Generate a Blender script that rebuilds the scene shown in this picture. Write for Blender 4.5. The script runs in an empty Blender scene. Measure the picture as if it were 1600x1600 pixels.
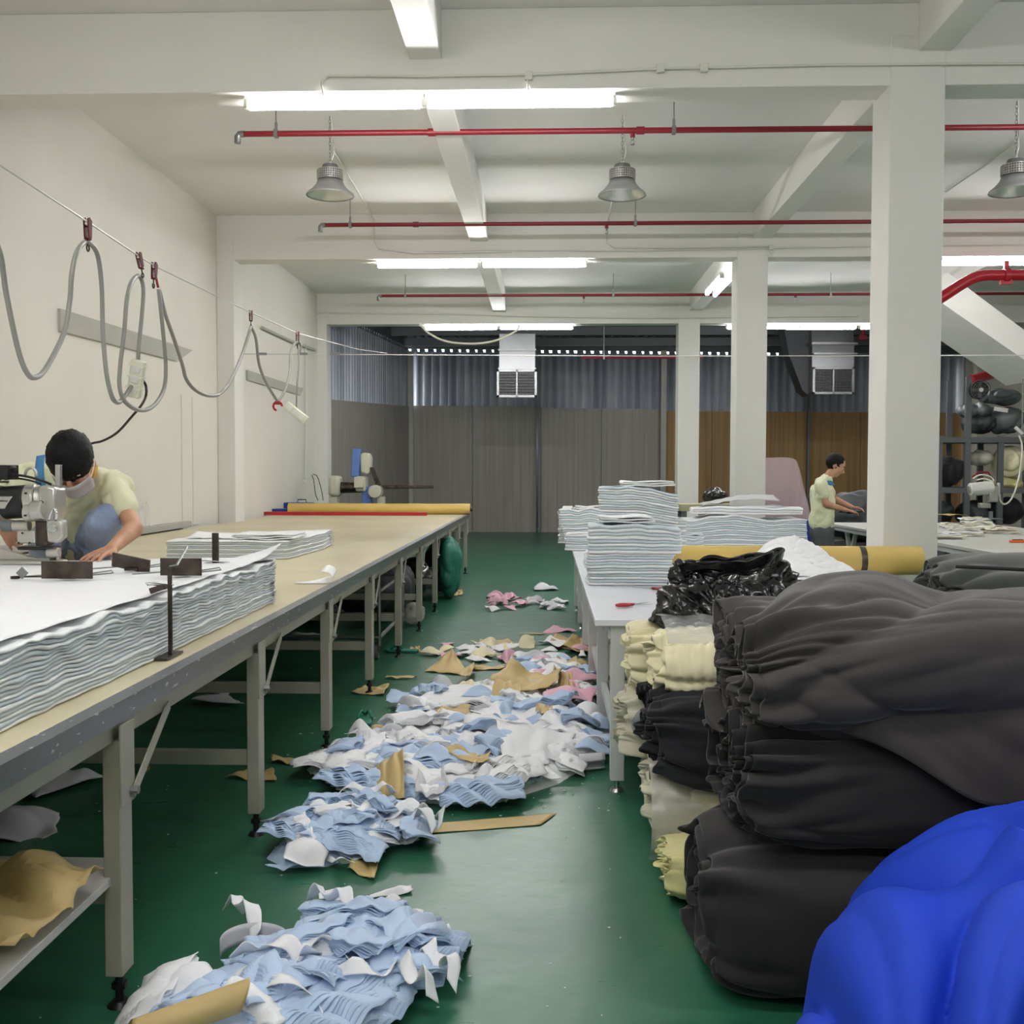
import bpy, math, random
from mathutils import Vector, Matrix, noise
from math import sin, cos, pi, radians, tan, atan2, sqrt
random.seed(7)
C = bpy.context.scene.collection
V = Vector

# ------------------------------------------------------------------ camera
H = 1.37
F_PX, PITCH, YAW, ROLL = 1620.0, 0.0385, 0.0333, 0.002
FW = V((-sin(YAW)*cos(PITCH), cos(YAW)*cos(PITCH), -sin(PITCH)))
R0 = V((cos(YAW), sin(YAW), 0)); U0 = R0.cross(FW)
RT = R0*cos(ROLL)+U0*sin(ROLL); UP = U0*cos(ROLL)-R0*sin(ROLL)
EYE = V((0, 0, H))
cam = bpy.data.cameras.new('camera'); co = bpy.data.objects.new('camera', cam); C.objects.link(co)
cam.sensor_width = 36; cam.lens = F_PX/1600*36; cam.clip_start = .05; cam.clip_end = 200
M = Matrix((RT, UP, -FW)).transposed().to_4x4(); M.translation = EYE; co.matrix_world = M
bpy.context.scene.camera = co

def ray(u, v): return FW + RT*((u-800)/F_PX) + UP*((800-v)/F_PX)
def az(u, v, z): d = ray(u, v); return EYE + d*((z-H)/d.z)      # point on a level plane
def ay(u, v, y): d = ray(u, v); return EYE + d*(y/d.y)          # point on a plane across the hall
def ax(u, v, x): d = ray(u, v); return EYE + d*(x/d.x)          # point on a plane along the hall

# ------------------------------------------------------------------ materials
def lin(c):
    return tuple((x/12.92 if x <= .04045 else ((x+.055)/1.055)**2.4) for x in [k/255 for k in c])
def mat(name, rgb, rough=.6, metal=0, bump=0, bscale=40, var=0, vscale=3, spec=.5, sheen=0, coat=0, stretch=None, rgb2=None):
    m = bpy.data.materials.new(name); m.use_nodes = True; nt = m.node_tree; b = nt.nodes['Principled BSDF']
    c = lin(rgb)+(1,)
    b.inputs['Base Color'].default_value = c; b.inputs['Roughness'].default_value = rough; b.inputs['Metallic'].default_value = metal
    b.inputs['Specular IOR Level'].default_value = spec
    if sheen: b.inputs['Sheen Weight'].default_value = sheen; b.inputs['Sheen Roughness'].default_value = .4
    if coat: b.inputs['Coat Weight'].default_value = coat; b.inputs['Coat Roughness'].default_value = .15
    tc = nt.nodes.new('ShaderNodeTexCoord'); mp = nt.nodes.new('ShaderNodeMapping'); nt.links.new(tc.outputs['Object'], mp.inputs[0])
    if stretch: mp.inputs['Scale'].default_value = stretch
    if var:
        n = nt.nodes.new('ShaderNodeTexNoise'); n.inputs['Scale'].default_value = vscale; n.inputs['Detail'].default_value = 6
        nt.links.new(mp.outputs[0], n.inputs['Vector'])
        mx = nt.nodes.new('ShaderNodeMix'); mx.data_type = 'RGBA'
        mx.inputs[6].default_value = c
        mx.inputs[7].default_value = (lin(rgb2)+(1,)) if rgb2 else tuple(x*(1-var) for x in c[:3])+(1,)
        r = nt.nodes.new('ShaderNodeMapRange'); r.inputs[1].default_value = .35; r.inputs[2].default_value = .68
        nt.links.new(n.outputs['Fac'], r.inputs[0]); nt.links.new(r.outputs[0], mx.inputs[0]); nt.links.new(mx.outputs[2], b.inputs['Base Color'])
    if bump:
        n2 = nt.nodes.new('ShaderNodeTexNoise'); n2.inputs['Scale'].default_value = bscale; n2.inputs['Detail'].default_value = 4
        nt.links.new(mp.outputs[0], n2.inputs['Vector'])
        bp = nt.nodes.new('ShaderNodeBump'); bp.inputs['Strength'].default_value = bump; bp.inputs['Distance'].default_value = .01
        nt.links.new(n2.outputs['Fac'], bp.inputs['Height']); nt.links.new(bp.outputs[0], b.inputs['Normal'])
    return m
def emit(name, rgb, s):
    m = bpy.data.materials.new(name); m.use_nodes = True; nt = m.node_tree; nt.nodes.clear()
    e = nt.nodes.new('ShaderNodeEmission'); e.inputs[0].default_value = tuple(rgb)+(1,); e.inputs[1].default_value = s
    o = nt.nodes.new('ShaderNodeOutputMaterial'); nt.links.new(e.outputs[0], o.inputs[0]); return m
def clear(name, rgb, alpha=.35, rough=.12):
    m = mat(name, rgb, rough, bump=.5, bscale=18); b = m.node_tree.nodes['Principled BSDF']; b.inputs['Alpha'].default_value = alpha; return m

PLASTER = mat('white_plaster', (226, 225, 220), .75, bump=.12, bscale=5, var=.05, vscale=.8)
PLASTER_W = mat('wall_plaster', (220, 217, 207), .7, bump=.15, bscale=4, var=.06, vscale=.9, stretch=(1, 1, .5))
CEIL = mat('ceiling_paint', (227, 226, 223), .8, bump=.1, bscale=3, var=.07, vscale=.6)
SILLGREY = mat('grey_cement', (176, 175, 166), .8, bump=.2, bscale=20, var=.1)
CONDUIT = mat('painted_conduit', (214, 214, 204), .5)
REDPIPE = mat('red_pipe_paint', (128, 22, 34), .4, var=.15)
REDTROL = mat('trolley_red', (96, 14, 24), .6, var=.3, vscale=30, spec=.3)
REDBIG = mat('red_main_paint', (165, 20, 36), .32, var=.1)
STEEL = mat('brushed_steel', (150, 152, 153), .38, .85, bump=.1, bscale=60, var=.15)
CHROME = mat('chrome', (205, 208, 210), .18, 1)
DKSTEEL = mat('dark_steel', (92, 84, 78), .35, .8, var=.35, vscale=14, rgb2=(55, 46, 40))
BLACKM = mat('black_plastic', (22, 22, 24), .4)
BEIGELEG = mat('beige_leg_paint', (158, 156, 142), .45, var=.1, vscale=5, bump=.05)
TABLETOP = mat('cream_laminate', (206, 198, 166), .35, var=.1, vscale=1.6, rgb2=(190, 180, 148))
WHITELAM = mat('white_laminate', (226, 229, 236), .25, var=.03)
WHITEPAINT = mat('white_leg_paint', (205, 208, 206), .4, var=.05)
BOARD = mat('white_board', (190, 188, 182), .5, var=.12, vscale=5)
KRAFT = mat('kraft_paper', (198, 173, 118), .6, bump=.15, bscale=12, var=.08, vscale=4)
KRAFTROLL = mat('kraft_roll_paper', (205, 176, 98), .5, bump=.1, bscale=8, var=.05, stretch=(.3, 1, 1))
SKIN = mat('skin', (196, 150, 120), .5, var=.08, vscale=12, rgb2=(180, 128, 102))
HAIR = mat('black_hair', (9, 8, 10), .6, bump=.5, bscale=160, stretch=(1, .3, .3), spec=.25)
SHIRT = mat('pale_yellow_shirt', (222, 224, 190), .85, bump=.1, bscale=14, sheen=.2)
SHIRT_BLUE = mat('shirt_blue_panel', (70, 130, 175), .85)
SHIRT_ORANGE = mat('shirt_orange_panel', (215, 165, 80), .85)
DENIM = mat('denim', (150, 166, 198), .85, bump=.3, bscale=120, var=.4, vscale=5, rgb2=(84, 100, 134), sheen=.2)
TROUSER = mat('grey_trousers', (84, 88, 92), .85)
MASKC = mat('face_mask_cloth', (176, 172, 172), .8)
WHITEC = mat('white_cloth', (238, 239, 242), .85, bump=.15, bscale=30, sheen=.3)
PLYW = mat('white_terry_ply', (232, 235, 236), .9, bump=.25, bscale=160, sheen=.3)
PLYB = mat('pale_blue_grey_ply', (200, 211, 218), .9, bump=.25, bscale=160, sheen=.3)
BLUEC = mat('light_blue_cloth', (182, 204, 232), .85, bump=.12, bscale=40, sheen=.3)
CREAMC = mat('cream_cloth', (232, 224, 188), .85, bump=.12, bscale=30, sheen=.4)
IVORY = mat('ivory_cloth', (208, 203, 182), .85, bump=.12, bscale=30, sheen=.3)
YELC = mat('pale_yellow_cloth', (214, 208, 150), .85, bump=.2, bscale=30, sheen=.3)
PINKC = mat('pink_cloth', (228, 178, 196), .85, bump=.12, bscale=30, sheen=.3)
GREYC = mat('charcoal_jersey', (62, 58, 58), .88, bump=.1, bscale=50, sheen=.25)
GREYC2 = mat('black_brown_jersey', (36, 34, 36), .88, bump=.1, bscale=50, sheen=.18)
BLACKC = mat('black_jersey', (24, 25, 32), .88, bump=.12, bscale=50, sheen=.18)
ROYAL = mat('royal_blue_jersey', (20, 66, 205), .75, bump=.08, bscale=60, sheen=.35)
ROYAL.node_tree.nodes['Principled BSDF'].inputs['Sheen Weight'].default_value = 0
MAUVE = mat('mauve_cover', (172, 152, 154), .8, bump=.1, bscale=10)
BAGBLACK = mat('black_polythene', (8, 8, 10), .2, bump=.25, bscale=30, spec=.6)
BAGDK = mat('dark_grey_sack', (54, 58, 62), .55, bump=.4, bscale=12)
BAGGREY = mat('grey_sack', (104, 112, 114), .5, bump=.4, bscale=10, var=.2)
CLEARB = clear('clear_polythene', (225, 228, 230), .34)
CLEARW = clear('cloudy_polythene', (206, 204, 192), .62, .2)
BOTTLE = clear('clear_bottle', (235, 240, 240), .22, .05)
GREENP = mat('green_rubber', (24, 122, 98), .5)
TEAL = mat('teal_sack', (30, 110, 92), .6, bump=.4, bscale=14)
BLUEP = mat('blue_plastic', (28, 48, 140), .4)
MBLUE = mat('machine_blue', (88, 122, 190), .4)
MCREAM = mat('machine_cream', (190, 190, 172), .4)
RED = mat('red_plastic', (176, 30, 38), .4)
REDT = mat('red_tape', (160, 34, 34), .5)
ORANGE = mat('orange_plastic', (220, 96, 30), .4)
LIME = mat('lime_plastic', (150, 200, 40), .5)
PSTRIP = mat('socket_cream', (212, 214, 190), .45)
HOSE = mat('grey_cable_sheath', (138, 138, 132), .4)
WIRE = mat('pale_wire', (200, 200, 196), .4, .3)
BLACKCORD = mat('black_cord', (20, 20, 22), .5)
WHITECORD = mat('white_cord', (220, 218, 200), .5)
RACK = mat('rack_grey', (98, 102, 104), .5, .3)
SHADE = mat('lamp_shade_grey', (150, 150, 148), .45, .3)
SHADEIN = mat('lamp_reflector', (235, 236, 232), .25, .4)
TUBE = emit('lit_tube', (1, .982, .985), 27)
SILVER = mat('silver_casting', (196, 194, 190), .3, .8, bump=.15, bscale=30)
WHITEM = mat('white_machine_paint', (214, 214, 210), .35)
BENCH = mat('beige_bench', (178, 172, 140), .5)

def wave_wall(name, rgb, rgb2, axis, freq, depth, rough, metal, vs=(40, 40, .6)):
    m = mat(name, rgb, rough, metal, var=.1, vscale=1, stretch=vs, rgb2=rgb2); return m
CORR = mat('corrugated_zinc', (200, 207, 216), .45, .2, var=.3, vscale=1.0, stretch=(3, 3, .3), rgb2=(150, 158, 170))
CORRD = mat('corrugated_roof', (84, 90, 92), .6, .3, var=.2)
def planks(name, a, b_, edge):
    m = mat(name, a, .6, var=.5, vscale=1.2, stretch=(14, 14, .35), rgb2=b_, bump=.1, bscale=2); return m
GREYPANEL = planks('grey_wood_panel', (156, 151, 144), (138, 134, 127), 0)
BROWNPANEL = planks('brown_wood_panel', (158, 124, 76), (130, 100, 60), 0)

def floor_mat():
    m = bpy.data.materials.new('green_epoxy'); m.use_nodes = True; nt = m.node_tree; b = nt.nodes['Principled BSDF']; N = nt.nodes; L = nt.links
    tc = N.new('ShaderNodeTexCoord')
    n = N.new('ShaderNodeTexNoise'); n.inputs['Scale'].default_value = .7; n.inputs['Detail'].default_value = 8; L.new(tc.outputs['Object'], n.inputs['Vector'])
    cr = N.new('ShaderNodeValToRGB'); cr.color_ramp.elements[0].color = lin((38, 94, 70))+(1,); cr.color_ramp.elements[1].color = lin((52, 110, 84))+(1,)
    cr.color_ramp.elements[0].position = .35; cr.color_ramp.elements[1].position = .7
    L.new(n.outputs['Fac'], cr.inputs[0])
    # pale scratches and scuffs
    mp = N.new('ShaderNodeMapping'); mp.inputs['Scale'].default_value = (1.2, 7, 1); mp.inputs['Rotation'].default_value = (0, 0, .12); L.new(tc.outputs['Object'], mp.inputs[0])
    s = N.new('ShaderNodeTexNoise'); s.inputs['Scale'].default_value = 2.5; s.inputs['Detail'].default_value = 9; s.inputs['Roughness'].default_value = .7; L.new(mp.outputs[0], s.inputs['Vector'])
    sr = N.new('ShaderNodeMapRange'); sr.inputs[1].default_value = .6; sr.inputs[2].default_value = .8; sr.inputs[4].default_value = .12; L.new(s.outputs['Fac'], sr.inputs[0])
    mx = N.new('ShaderNodeMix'); mx.data_type = 'RGBA'; mx.inputs[7].default_value = lin((120, 150, 128))+(1,)
    L.new(sr.outputs[0], mx.inputs[0]); L.new(cr.outputs[0], mx.inputs[6])
    # white lint specks trodden into the paint
    vo = N.new('ShaderNodeTexVoronoi'); vo.inputs['Scale'].default_value = 13; L.new(tc.outputs['Object'], vo.inputs['Vector'])
    vr = N.new('ShaderNodeMath'); vr.operation = 'LESS_THAN'; vr.inputs[1].default_value = .022; L.new(vo.outputs['Distance'], vr.inputs[0])
    gt = N.new('ShaderNodeSeparateColor'); L.new(vo.outputs['Color'], gt.inputs[0])
    g2 = N.new('ShaderNodeMath'); g2.operation = 'GREATER_THAN'; g2.inputs[1].default_value = .93; L.new(gt.outputs[0], g2.inputs[0])
    g3 = N.new('ShaderNodeMath'); g3.operation = 'MULTIPLY'; L.new(vr.outputs[0], g3.inputs[0]); L.new(g2.outputs[0], g3.inputs[1])
    m2 = N.new('ShaderNodeMix'); m2.data_type = 'RGBA'; m2.inputs[7].default_value = lin((190, 200, 185))+(1,)
    L.new(g3.outputs[0], m2.inputs[0]); L.new(mx.outputs[2], m2.inputs[6]); L.new(m2.outputs[2], b.inputs['Base Color'])
    rr = N.new('ShaderNodeMapRange'); rr.inputs[3].default_value = .20; rr.inputs[4].default_value = .42; L.new(s.outputs['Fac'], rr.inputs[0]); L.new(rr.outputs[0], b.inputs['Roughness'])
    b.inputs['Specular IOR Level'].default_value = .42
    n3 = N.new('ShaderNodeTexNoise'); n3.inputs['Scale'].default_value = 5; n3.inputs['Detail'].default_value = 3; L.new(tc.outputs['Object'], n3.inputs['Vector'])
    bp = N.new('ShaderNodeBump'); bp.inputs['Strength'].default_value = .22; bp.inputs['Distance'].default_value = .02; L.new(n3.outputs['Fac'], bp.inputs['Height']); L.new(bp.outputs[0], b.inputs['Normal'])
    return m
FLOOR = floor_mat()

def edge_mat():
    m = mat('scribbled_aluminium', (140, 143, 147), .32, .8, bump=.1, bscale=30); nt = m.node_tree; N = nt.nodes; L = nt.links; b = N['Principled BSDF']
    tc = N.new('ShaderNodeTexCoord'); mp = N.new('ShaderNodeMapping'); mp.inputs['Scale'].default_value = (60, 24, 60); L.new(tc.outputs['Object'], mp.inputs[0])
    n = N.new('ShaderNodeTexNoise'); n.inputs['Scale'].default_value = 1; n.inputs['Detail'].default_value = 3; L.new(mp.outputs[0], n.inputs['Vector'])
    r = N.new('ShaderNodeMapRange'); r.inputs[1].default_value = .66; r.inputs[2].default_value = .69; L.new(n.outputs['Fac'], r.inputs[0])
    mx = N.new('ShaderNodeMix'); mx.data_type = 'RGBA'; mx.inputs[6].default_value = lin((140, 143, 147))+(1,); mx.inputs[7].default_value = (.75, .75, .75, 1)
    L.new(r.outputs[0], mx.inputs[0]); L.new(mx.outputs[2], b.inputs['Base Color'])
    return m
EDGE = edge_mat()

# ------------------------------------------------------------------ mesh builder
class MB:
    def __init__(s): s.v = []; s.f = []
    def add(s, vs, fs):
        o = len(s.v); s.v += [V(p) for p in vs]; s.f += [tuple(i+o for i in f) for f in fs]; return s
    def box(s, c, d, rot=None):
        c = V(c); hx, hy, hz = d[0]/2, d[1]/2, d[2]/2
        vs = [V((x, y, z)) for x in (-hx, hx) for y in (-hy, hy) for z in (-hz, hz)]
        if rot is not None: vs = [rot @ p for p in vs]
        return s.add([c+p for p in vs], [(0, 1, 3, 2), (4, 6, 7, 5), (0, 4, 5, 1), (2, 3, 7, 6), (0, 2, 6, 4), (1, 5, 7, 3)])
    def bb(s, lo, hi):
        return s.box([(a+b)/2 for a, b in zip(lo, hi)], [abs(b-a) for a, b in zip(lo, hi)])
    def ringloft(s, rings, closed_ends=True, loop=True):
        n = len(rings[0]); vs = [p for r in rings for p in r]; fs = []
        for i in range(len(rings)-1):
            for j in range(n if loop else n-1):
                k = (j+1) % n
                fs.append((i*n+j, i*n+k, (i+1)*n+k, (i+1)*n+j))
        if closed_ends: fs.append(tuple(range(n-1, -1, -1))); fs.append(tuple((len(rings)-1)*n+j for j in range(n)))
        return s.add(vs, fs)
    def tube(s, pts, r, n=8, caps=True):
        pts = [V(p) for p in pts]; rs = r if isinstance(r, (list, tuple)) else [r]*len(pts)
        up = None; rings = []
        for i, p in enumerate(pts):
            t = (pts[min(i+1, len(pts)-1)]-pts[max(i-1, 0)])
            t = t.normalized() if t.length > 1e-9 else V((0, 0, 1))
            if up is None: up = V((0, 0, 1)) if abs(t.z) < .9 else V((1, 0, 0))
            a = t.cross(up)
            if a.length < 1e-6: a = t.orthogonal()
            a.normalize(); b = a.cross(t).normalized(); up = b
            rings.append([p+(a*cos(2*pi*j/n)+b*sin(2*pi*j/n))*rs[i] for j in range(n)])
        return s.ringloft(rings, caps)
    def cyl(s, a, b, r, r2=None, n=16): return s.tube([a, b], [r, r if r2 is None else r2], n)
    def ball(s, c, r, n=14, m=9, rot=None):
        c = V(c); r = (r,)*3 if isinstance(r, (int, float)) else r; rings = []
        for i in range(m+1):
            t = pi*(i+.02 if i == 0 else i-.02 if i == m else i)/m
            ring = [V((r[0]*sin(t)*cos(2*pi*j/n), r[1]*sin(t)*sin(2*pi*j/n), r[2]*cos(t))) for j in range(n)]
            rings.append([c+(rot @ p if rot is not None else p) for p in ring])
        return s.ringloft(rings)
    def lathe(s, prof, c, n=24):
        c = V(c); return s.ringloft([[c+V((r*cos(2*pi*j/n), r*sin(2*pi*j/n), z)) for j in range(n)] for r, z in prof], False)
    def prism(s, poly, ext):
        ext = V(ext); poly = [V(p) for p in poly]; n = len(poly)
        return s.add(poly+[p+ext for p in poly], [tuple(range(n-1, -1, -1)), tuple(range(n, 2*n))]+[(i, (i+1) % n, (i+1) % n+n, i+n) for i in range(n)])
    def grid(s, fn, nu, nv, loopu=False):
        vs = [fn(i/nu, j/nv) for j in range(nv+1) for i in range(nu if loopu else nu+1)]
        w = nu if loopu else nu+1; fs = []
        for j in range(nv):
            for i in range(nu):
                k = (i+1) % w; fs.append((j*w+i, j*w+k, (j+1)*w+k, (j+1)*w+i))
        return s.add(vs, fs)
    def mesh(s, name, m, ang=40, fix=True):
        me = bpy.data.meshes.new(name); me.from_pydata([tuple(p) for p in s.v], [], s.f); me.materials.append(m)
        if fix:
            import bmesh
            b = bmesh.new(); b.from_mesh(me); bmesh.ops.recalc_face_normals(b, faces=b.faces); b.to_mesh(me); b.free()
        me.shade_smooth()
        if ang < 180: me.set_sharp_from_angle(angle=radians(ang))
        me.update(); return me
    def build(s, name, m, parent=None, ang=40, bevel=0, solid=0):
        o = bpy.data.objects.new(name, s.mesh(name, m, ang)); C.objects.link(o)
        if parent is not None:
            o.parent = parent; p = parent; off = V((0, 0, 0))
            while p is not None: off += p.location; p = p.parent
            o.location = -off
        if solid: md = o.modifiers.new('s', 'SOLIDIFY'); md.thickness = solid; md.offset = 0
        if bevel: md = o.modifiers.new('b', 'BEVEL'); md.width = bevel; md.segments = 2; md.limit_method = 'ANGLE'
        return o

def tag(o, label=None, cat=None, group=None, kind=None):
    if label: o['label'] = label
    if cat: o['category'] = cat
    if group: o['group'] = group
    if kind: o['kind'] = kind
    return o
def thing(name, loc, label, cat, group=None):
    o = bpy.data.objects.new(name, None); C.objects.link(o); o.location = V(loc); o.empty_display_size = .1
    return tag(o, label, cat, group)
def solo(name, mb, m, label, cat, group=None, kind=None, **k):
    return tag(mb.build(name, m, None, **k), label, cat, group, kind)
def struct(name, mb, m, **k): return tag(mb.build(name, m, None, **k), kind='structure')
def dup(root, delta=None, loc=None, rotz=None, label=None, group=None, scale=None):
    r = root.copy(); C.objects.link(r)
    if delta is not None: r.location = root.location+V(delta)
    if loc is not None: r.location = V(loc)
    if rotz is not None: r.rotation_euler[2] = rotz
    if scale is not None: r.scale = scale
    if label: r['label'] = label
    if group: r['group'] = group
    for ch in list(root.children):
        c = ch.copy(); C.objects.link(c); c.parent = r; c.matrix_parent_inverse = ch.matrix_parent_inverse
        for g in list(ch.children):
            d = g.copy(); C.objects.link(d); d.parent = c
    return r
def nz(x, y=0, z=0): return noise.noise(V((x, y, z)))
def rid(x, y=0, z=0): return abs(noise.noise(V((x, y, z))))
def smooth(pts, n=6):
    """Catmull-Rom through the points."""
    pts = [V(p) for p in pts]; P = [pts[0]*2-pts[1]]+pts+[pts[-1]*2-pts[-2]]; out = []
    for i in range(1, len(P)-2):
        for k in range(n):
            t = k/n; a, b, c, d = P[i-1], P[i], P[i+1], P[i+2]
            out.append(.5*((2*b)+(c-a)*t+(2*a-5*b+4*c-d)*t*t+(-a+3*b-3*c+d)*t**3))
    return out+[pts[-1]]

# organic bodies: tapered capsules melted into one skin
def capsule(mb, a, b, r1, r2, n=14):
    a, b = V(a), V(b); d = b-a; L = d.length; t = d.normalized() if L > 1e-6 else V((0, 0, 1))
    pts, rs = [], []
    for k in range(5): th = pi/2*(1-k/4)+.0; pts.append(a-t*r1*sin(th)*.98); rs.append(max(r1*cos(th), r1*.06))
    for k in range(1, 5): th = pi/2*k/4; 
    pts.append(b); rs.append(r2)
    for k in range(1, 5): th = pi/2*k/4; pts.append(b+t*r2*sin(th)*.98); rs.append(max(r2*cos(th), r2*.06))
    return mb.tube(pts, rs, n)
def melt(mb, name, m, voxel=.01, it=4, parent=None, wr=0, ws=8, seed=0):
    me = mb.mesh(name, m, 180); o = bpy.data.objects.new(name, me); C.objects.link(o)
    rm = o.modifiers.new('r', 'REMESH'); rm.mode = 'VOXEL'; rm.voxel_size = voxel
    sm = o.modifiers.new('s', 'SMOOTH'); sm.factor = .5; sm.iterations = it
    dg = bpy.context.evaluated_depsgraph_get(); ev = o.evaluated_get(dg)
    me2 = bpy.data.meshes.new_from_object(ev); o.modifiers.clear(); o.data = me2
    if not me2.materials: me2.materials.append(m)
    if wr:
        nr = [v.normal.copy() for v in me2.vertices]
        for v, q in zip(me2.vertices, nr):
            p = v.co*ws; w = V((nz(p.x*.5, p.y*.5, p.z*.5+seed), nz(p.y*.5, p.z*.5, p.x*.5+seed), 0))*1.2
            v.co += q*wr*(rid(p.x+w.x, p.y+w.y, p.z*.6+seed)*2-.5)
    me2.shade_smooth()
    if parent is not None:
        o.parent = parent; p = parent; off = V((0, 0, 0))
        while p is not None: off += p.location; p = p.parent
        o.location = -off
    return o
# ================================================================== THE HALL
XW, FY, ZB, ZC = -3.74, (6.57, 11.70, 16.83), 3.76, 4.26      # wall plane, frame lines, beam soffit, ceiling
XR, YN, YB = 9.6, -3.2, 23.75
struct('floor', MB().bb((-4.2, YN, -.1), (XR+.1, YB+.2, 0)), FLOOR)
struct('ceiling', MB().bb((XW-.2, YN, ZC), (XR+.2, 17.1, ZC+.15)), CEIL)
struct('wall_left', MB().bb((XW-.2, YN, 0), (XW, 17.0, ZC)), PLASTER_W)
struct('wall_right', MB().bb((XR, YN, 0), (XR+.2, YB, 4.6)), PLASTER_W)
struct('wall_behind', MB().bb((XW-.2, YN-.2, 0), (XR+.2, YN, 4.6)), PLASTER_W)
CX, CW = 2.11, .34
for i, y in enumerate((1.44,)+FY):
    b = MB().bb((XW, y, ZB), (XR, y+.26, ZC))
    struct('beam', b, PLASTER, bevel=.006)
    c = MB().bb((CX, y-.004, 0), (CX+CW, y+CW, ZB+.3)) if y > 2 else MB().bb((5.6, y, 0), (5.94, y+CW, ZB))
    struct('column', c, PLASTER, bevel=.008)
    if y > 8: struct('pilaster', MB().bb((XW, y-.003, 0), (XW+(.2 if y < 12 else .16), y+.34, ZB+.2)), PLASTER, bevel=.006)
struct('column', MB().bb((7.2, 11.7, 0), (7.54, 12.04, ZB)), PLASTER)
for x, z in ((-.865, 3.95), (2.28, 3.965), (5.5, 3.96)):
    for a, b in ((YN, 1.44), (1.70, 6.57), (6.83, 11.70), (11.96, 16.83)):
        struct('roof_beam', MB().bb((x, a, z), (x+.2, b, ZC)), PLASTER, bevel=.005)
# cement bands left by bricked-up openings on the side wall
for (a, b, d) in (((90, 482), (298, 547), 36), ((384, 578), (472, 607), 16)):
    p0, p1 = ax(*a, XW), ax(*b, XW); h0 = d*p0.y/1620
    struct('trim_1' if d > 20 else 'trim_2', MB().prism([p0, p0-V((0, 0, h0)), p1-V((0, .45 if d > 20 else .2, h0*.95)), p1], (.025, 0, 0)), SILLGREY, bevel=.004)
struct('baseboard_left', MB().bb((XW, 4.7, .80), (XW+.09, 10.55, .86)), SILLGREY, bevel=.004)
# skim coat seams on the wall
for u in (283, 300):
    p = ax(u, 700, XW); struct('trim_3', MB().bb((XW-.005, p.y, .8), (XW+.012, p.y+.16, 2.15)), PLASTER_W, bevel=.005)

# ---- metal shed behind the third frame
def corrugated(p0, p1, z0, z1, pitch=.19, dep=.035):
    p0, p1 = V(p0), V(p1); d = (p1-p0); L = d.length; t = d/L; n = V((t.y, -t.x, 0)); k = int(L/pitch); xs = []
    for i in range(k):
        for a, q in ((0, 0), (.42, 0), (.52, 1), (.9, 1)): xs.append(((i+a)*pitch, q*dep))
    m = MB(); m.ringloft([[p0+t*s+n*q+V((0, 0, zz(s) if callable(zz) else zz)) for s, q in xs] for zz in (z0, z1)], False, False); return m
SW0, SW1 = (-3.66, 16.95), (-3.16, YB)
struct('wall_shed_side', corrugated((*SW0, 0), (*SW1, 0), lambda s: .0, lambda s: 3.98+.02*s), CORR, solid=.004)
struct('wall_shed_back', corrugated((-3.3, YB, 0), (XR, YB, 0), .0, lambda s: 4.12-.012*s), CORR, solid=.004)
zt = lambda u, v: ay(u, v, YB).z
def panels(name, x0, x1, y0, y1, z0a, z1a, m):
    n = max(1, round(((x1-x0)**2+(y1-y0)**2)**.5/1.22))
    for i in range(n):
        a, b = i/n, (i+1)/n; g = .006/((abs(x1-x0)+abs(y1-y0))/n)/n
        q = MB().prism([(x0+(x1-x0)*(a+g), y0+(y1-y0)*(a+g), 0), (x0+(x1-x0)*(b-g), y0+(y1-y0)*(b-g), 0), (x0+(x1-x0)*(b-g), y0+(y1-y0)*(b-g), z0a+(z1a-z0a)*b), (x0+(x1-x0)*(a+g), y0+(y1-y0)*(a+g), z0a+(z1a-z0a)*a)],
                       V((y0-y1, x1-x0, 0)).normalized()*-.02)
        struct(name, q, m)
panels('wall_panel_grey', -3.62, -3.13, 16.98, YB-.1, 2.56, 2.86, GREYPANEL)
xs = [ay(u, 700, YB-.08).x for u in (645, 842, 1034, 1262, 1505)]
panels('wall_panel_grey', xs[0]-.1, xs[1]-.05, YB-.08, YB-.08, 2.88, 2.86, GREYPANEL)
panels('wall_panel_grey', xs[1]+.05, xs[2], YB-.08, YB-.08, 2.83, 2.8, GREYPANEL)
panels('wall_panel_brown', xs[2]+.06, xs[3]-.03, YB-.08, YB-.08, 2.76, 2.74, BROWNPANEL)
panels('wall_panel_brown', xs[3]+.03, xs[4], YB-.08, YB-.08, 2.74, 2.72, BROWNPANEL)
struct('trim_4', MB().bb((-3.2, YB-.05, -.0), (xs[2], YB-.02, .10)), mat('green_skirting', (28, 92, 66), .5))
for u, w, m in ((642, .12, SILLGREY), (843, .06, RACK), (1036, .12, SILLGREY), (1262, .05, RACK), (1509, .14, SILLGREY)):
    x = ay(u, 700, YB-.2).x; struct('shed_post_column', MB().bb((x-w/2, YB-.28, 0), (x+w/2, YB-.2, 4.1)), m)
struct('wall_shed_right', MB().bb((xs[4]-.05, YB-.19, 0), (XR, YB-.12, 4.3)), PLASTER_W)
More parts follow.
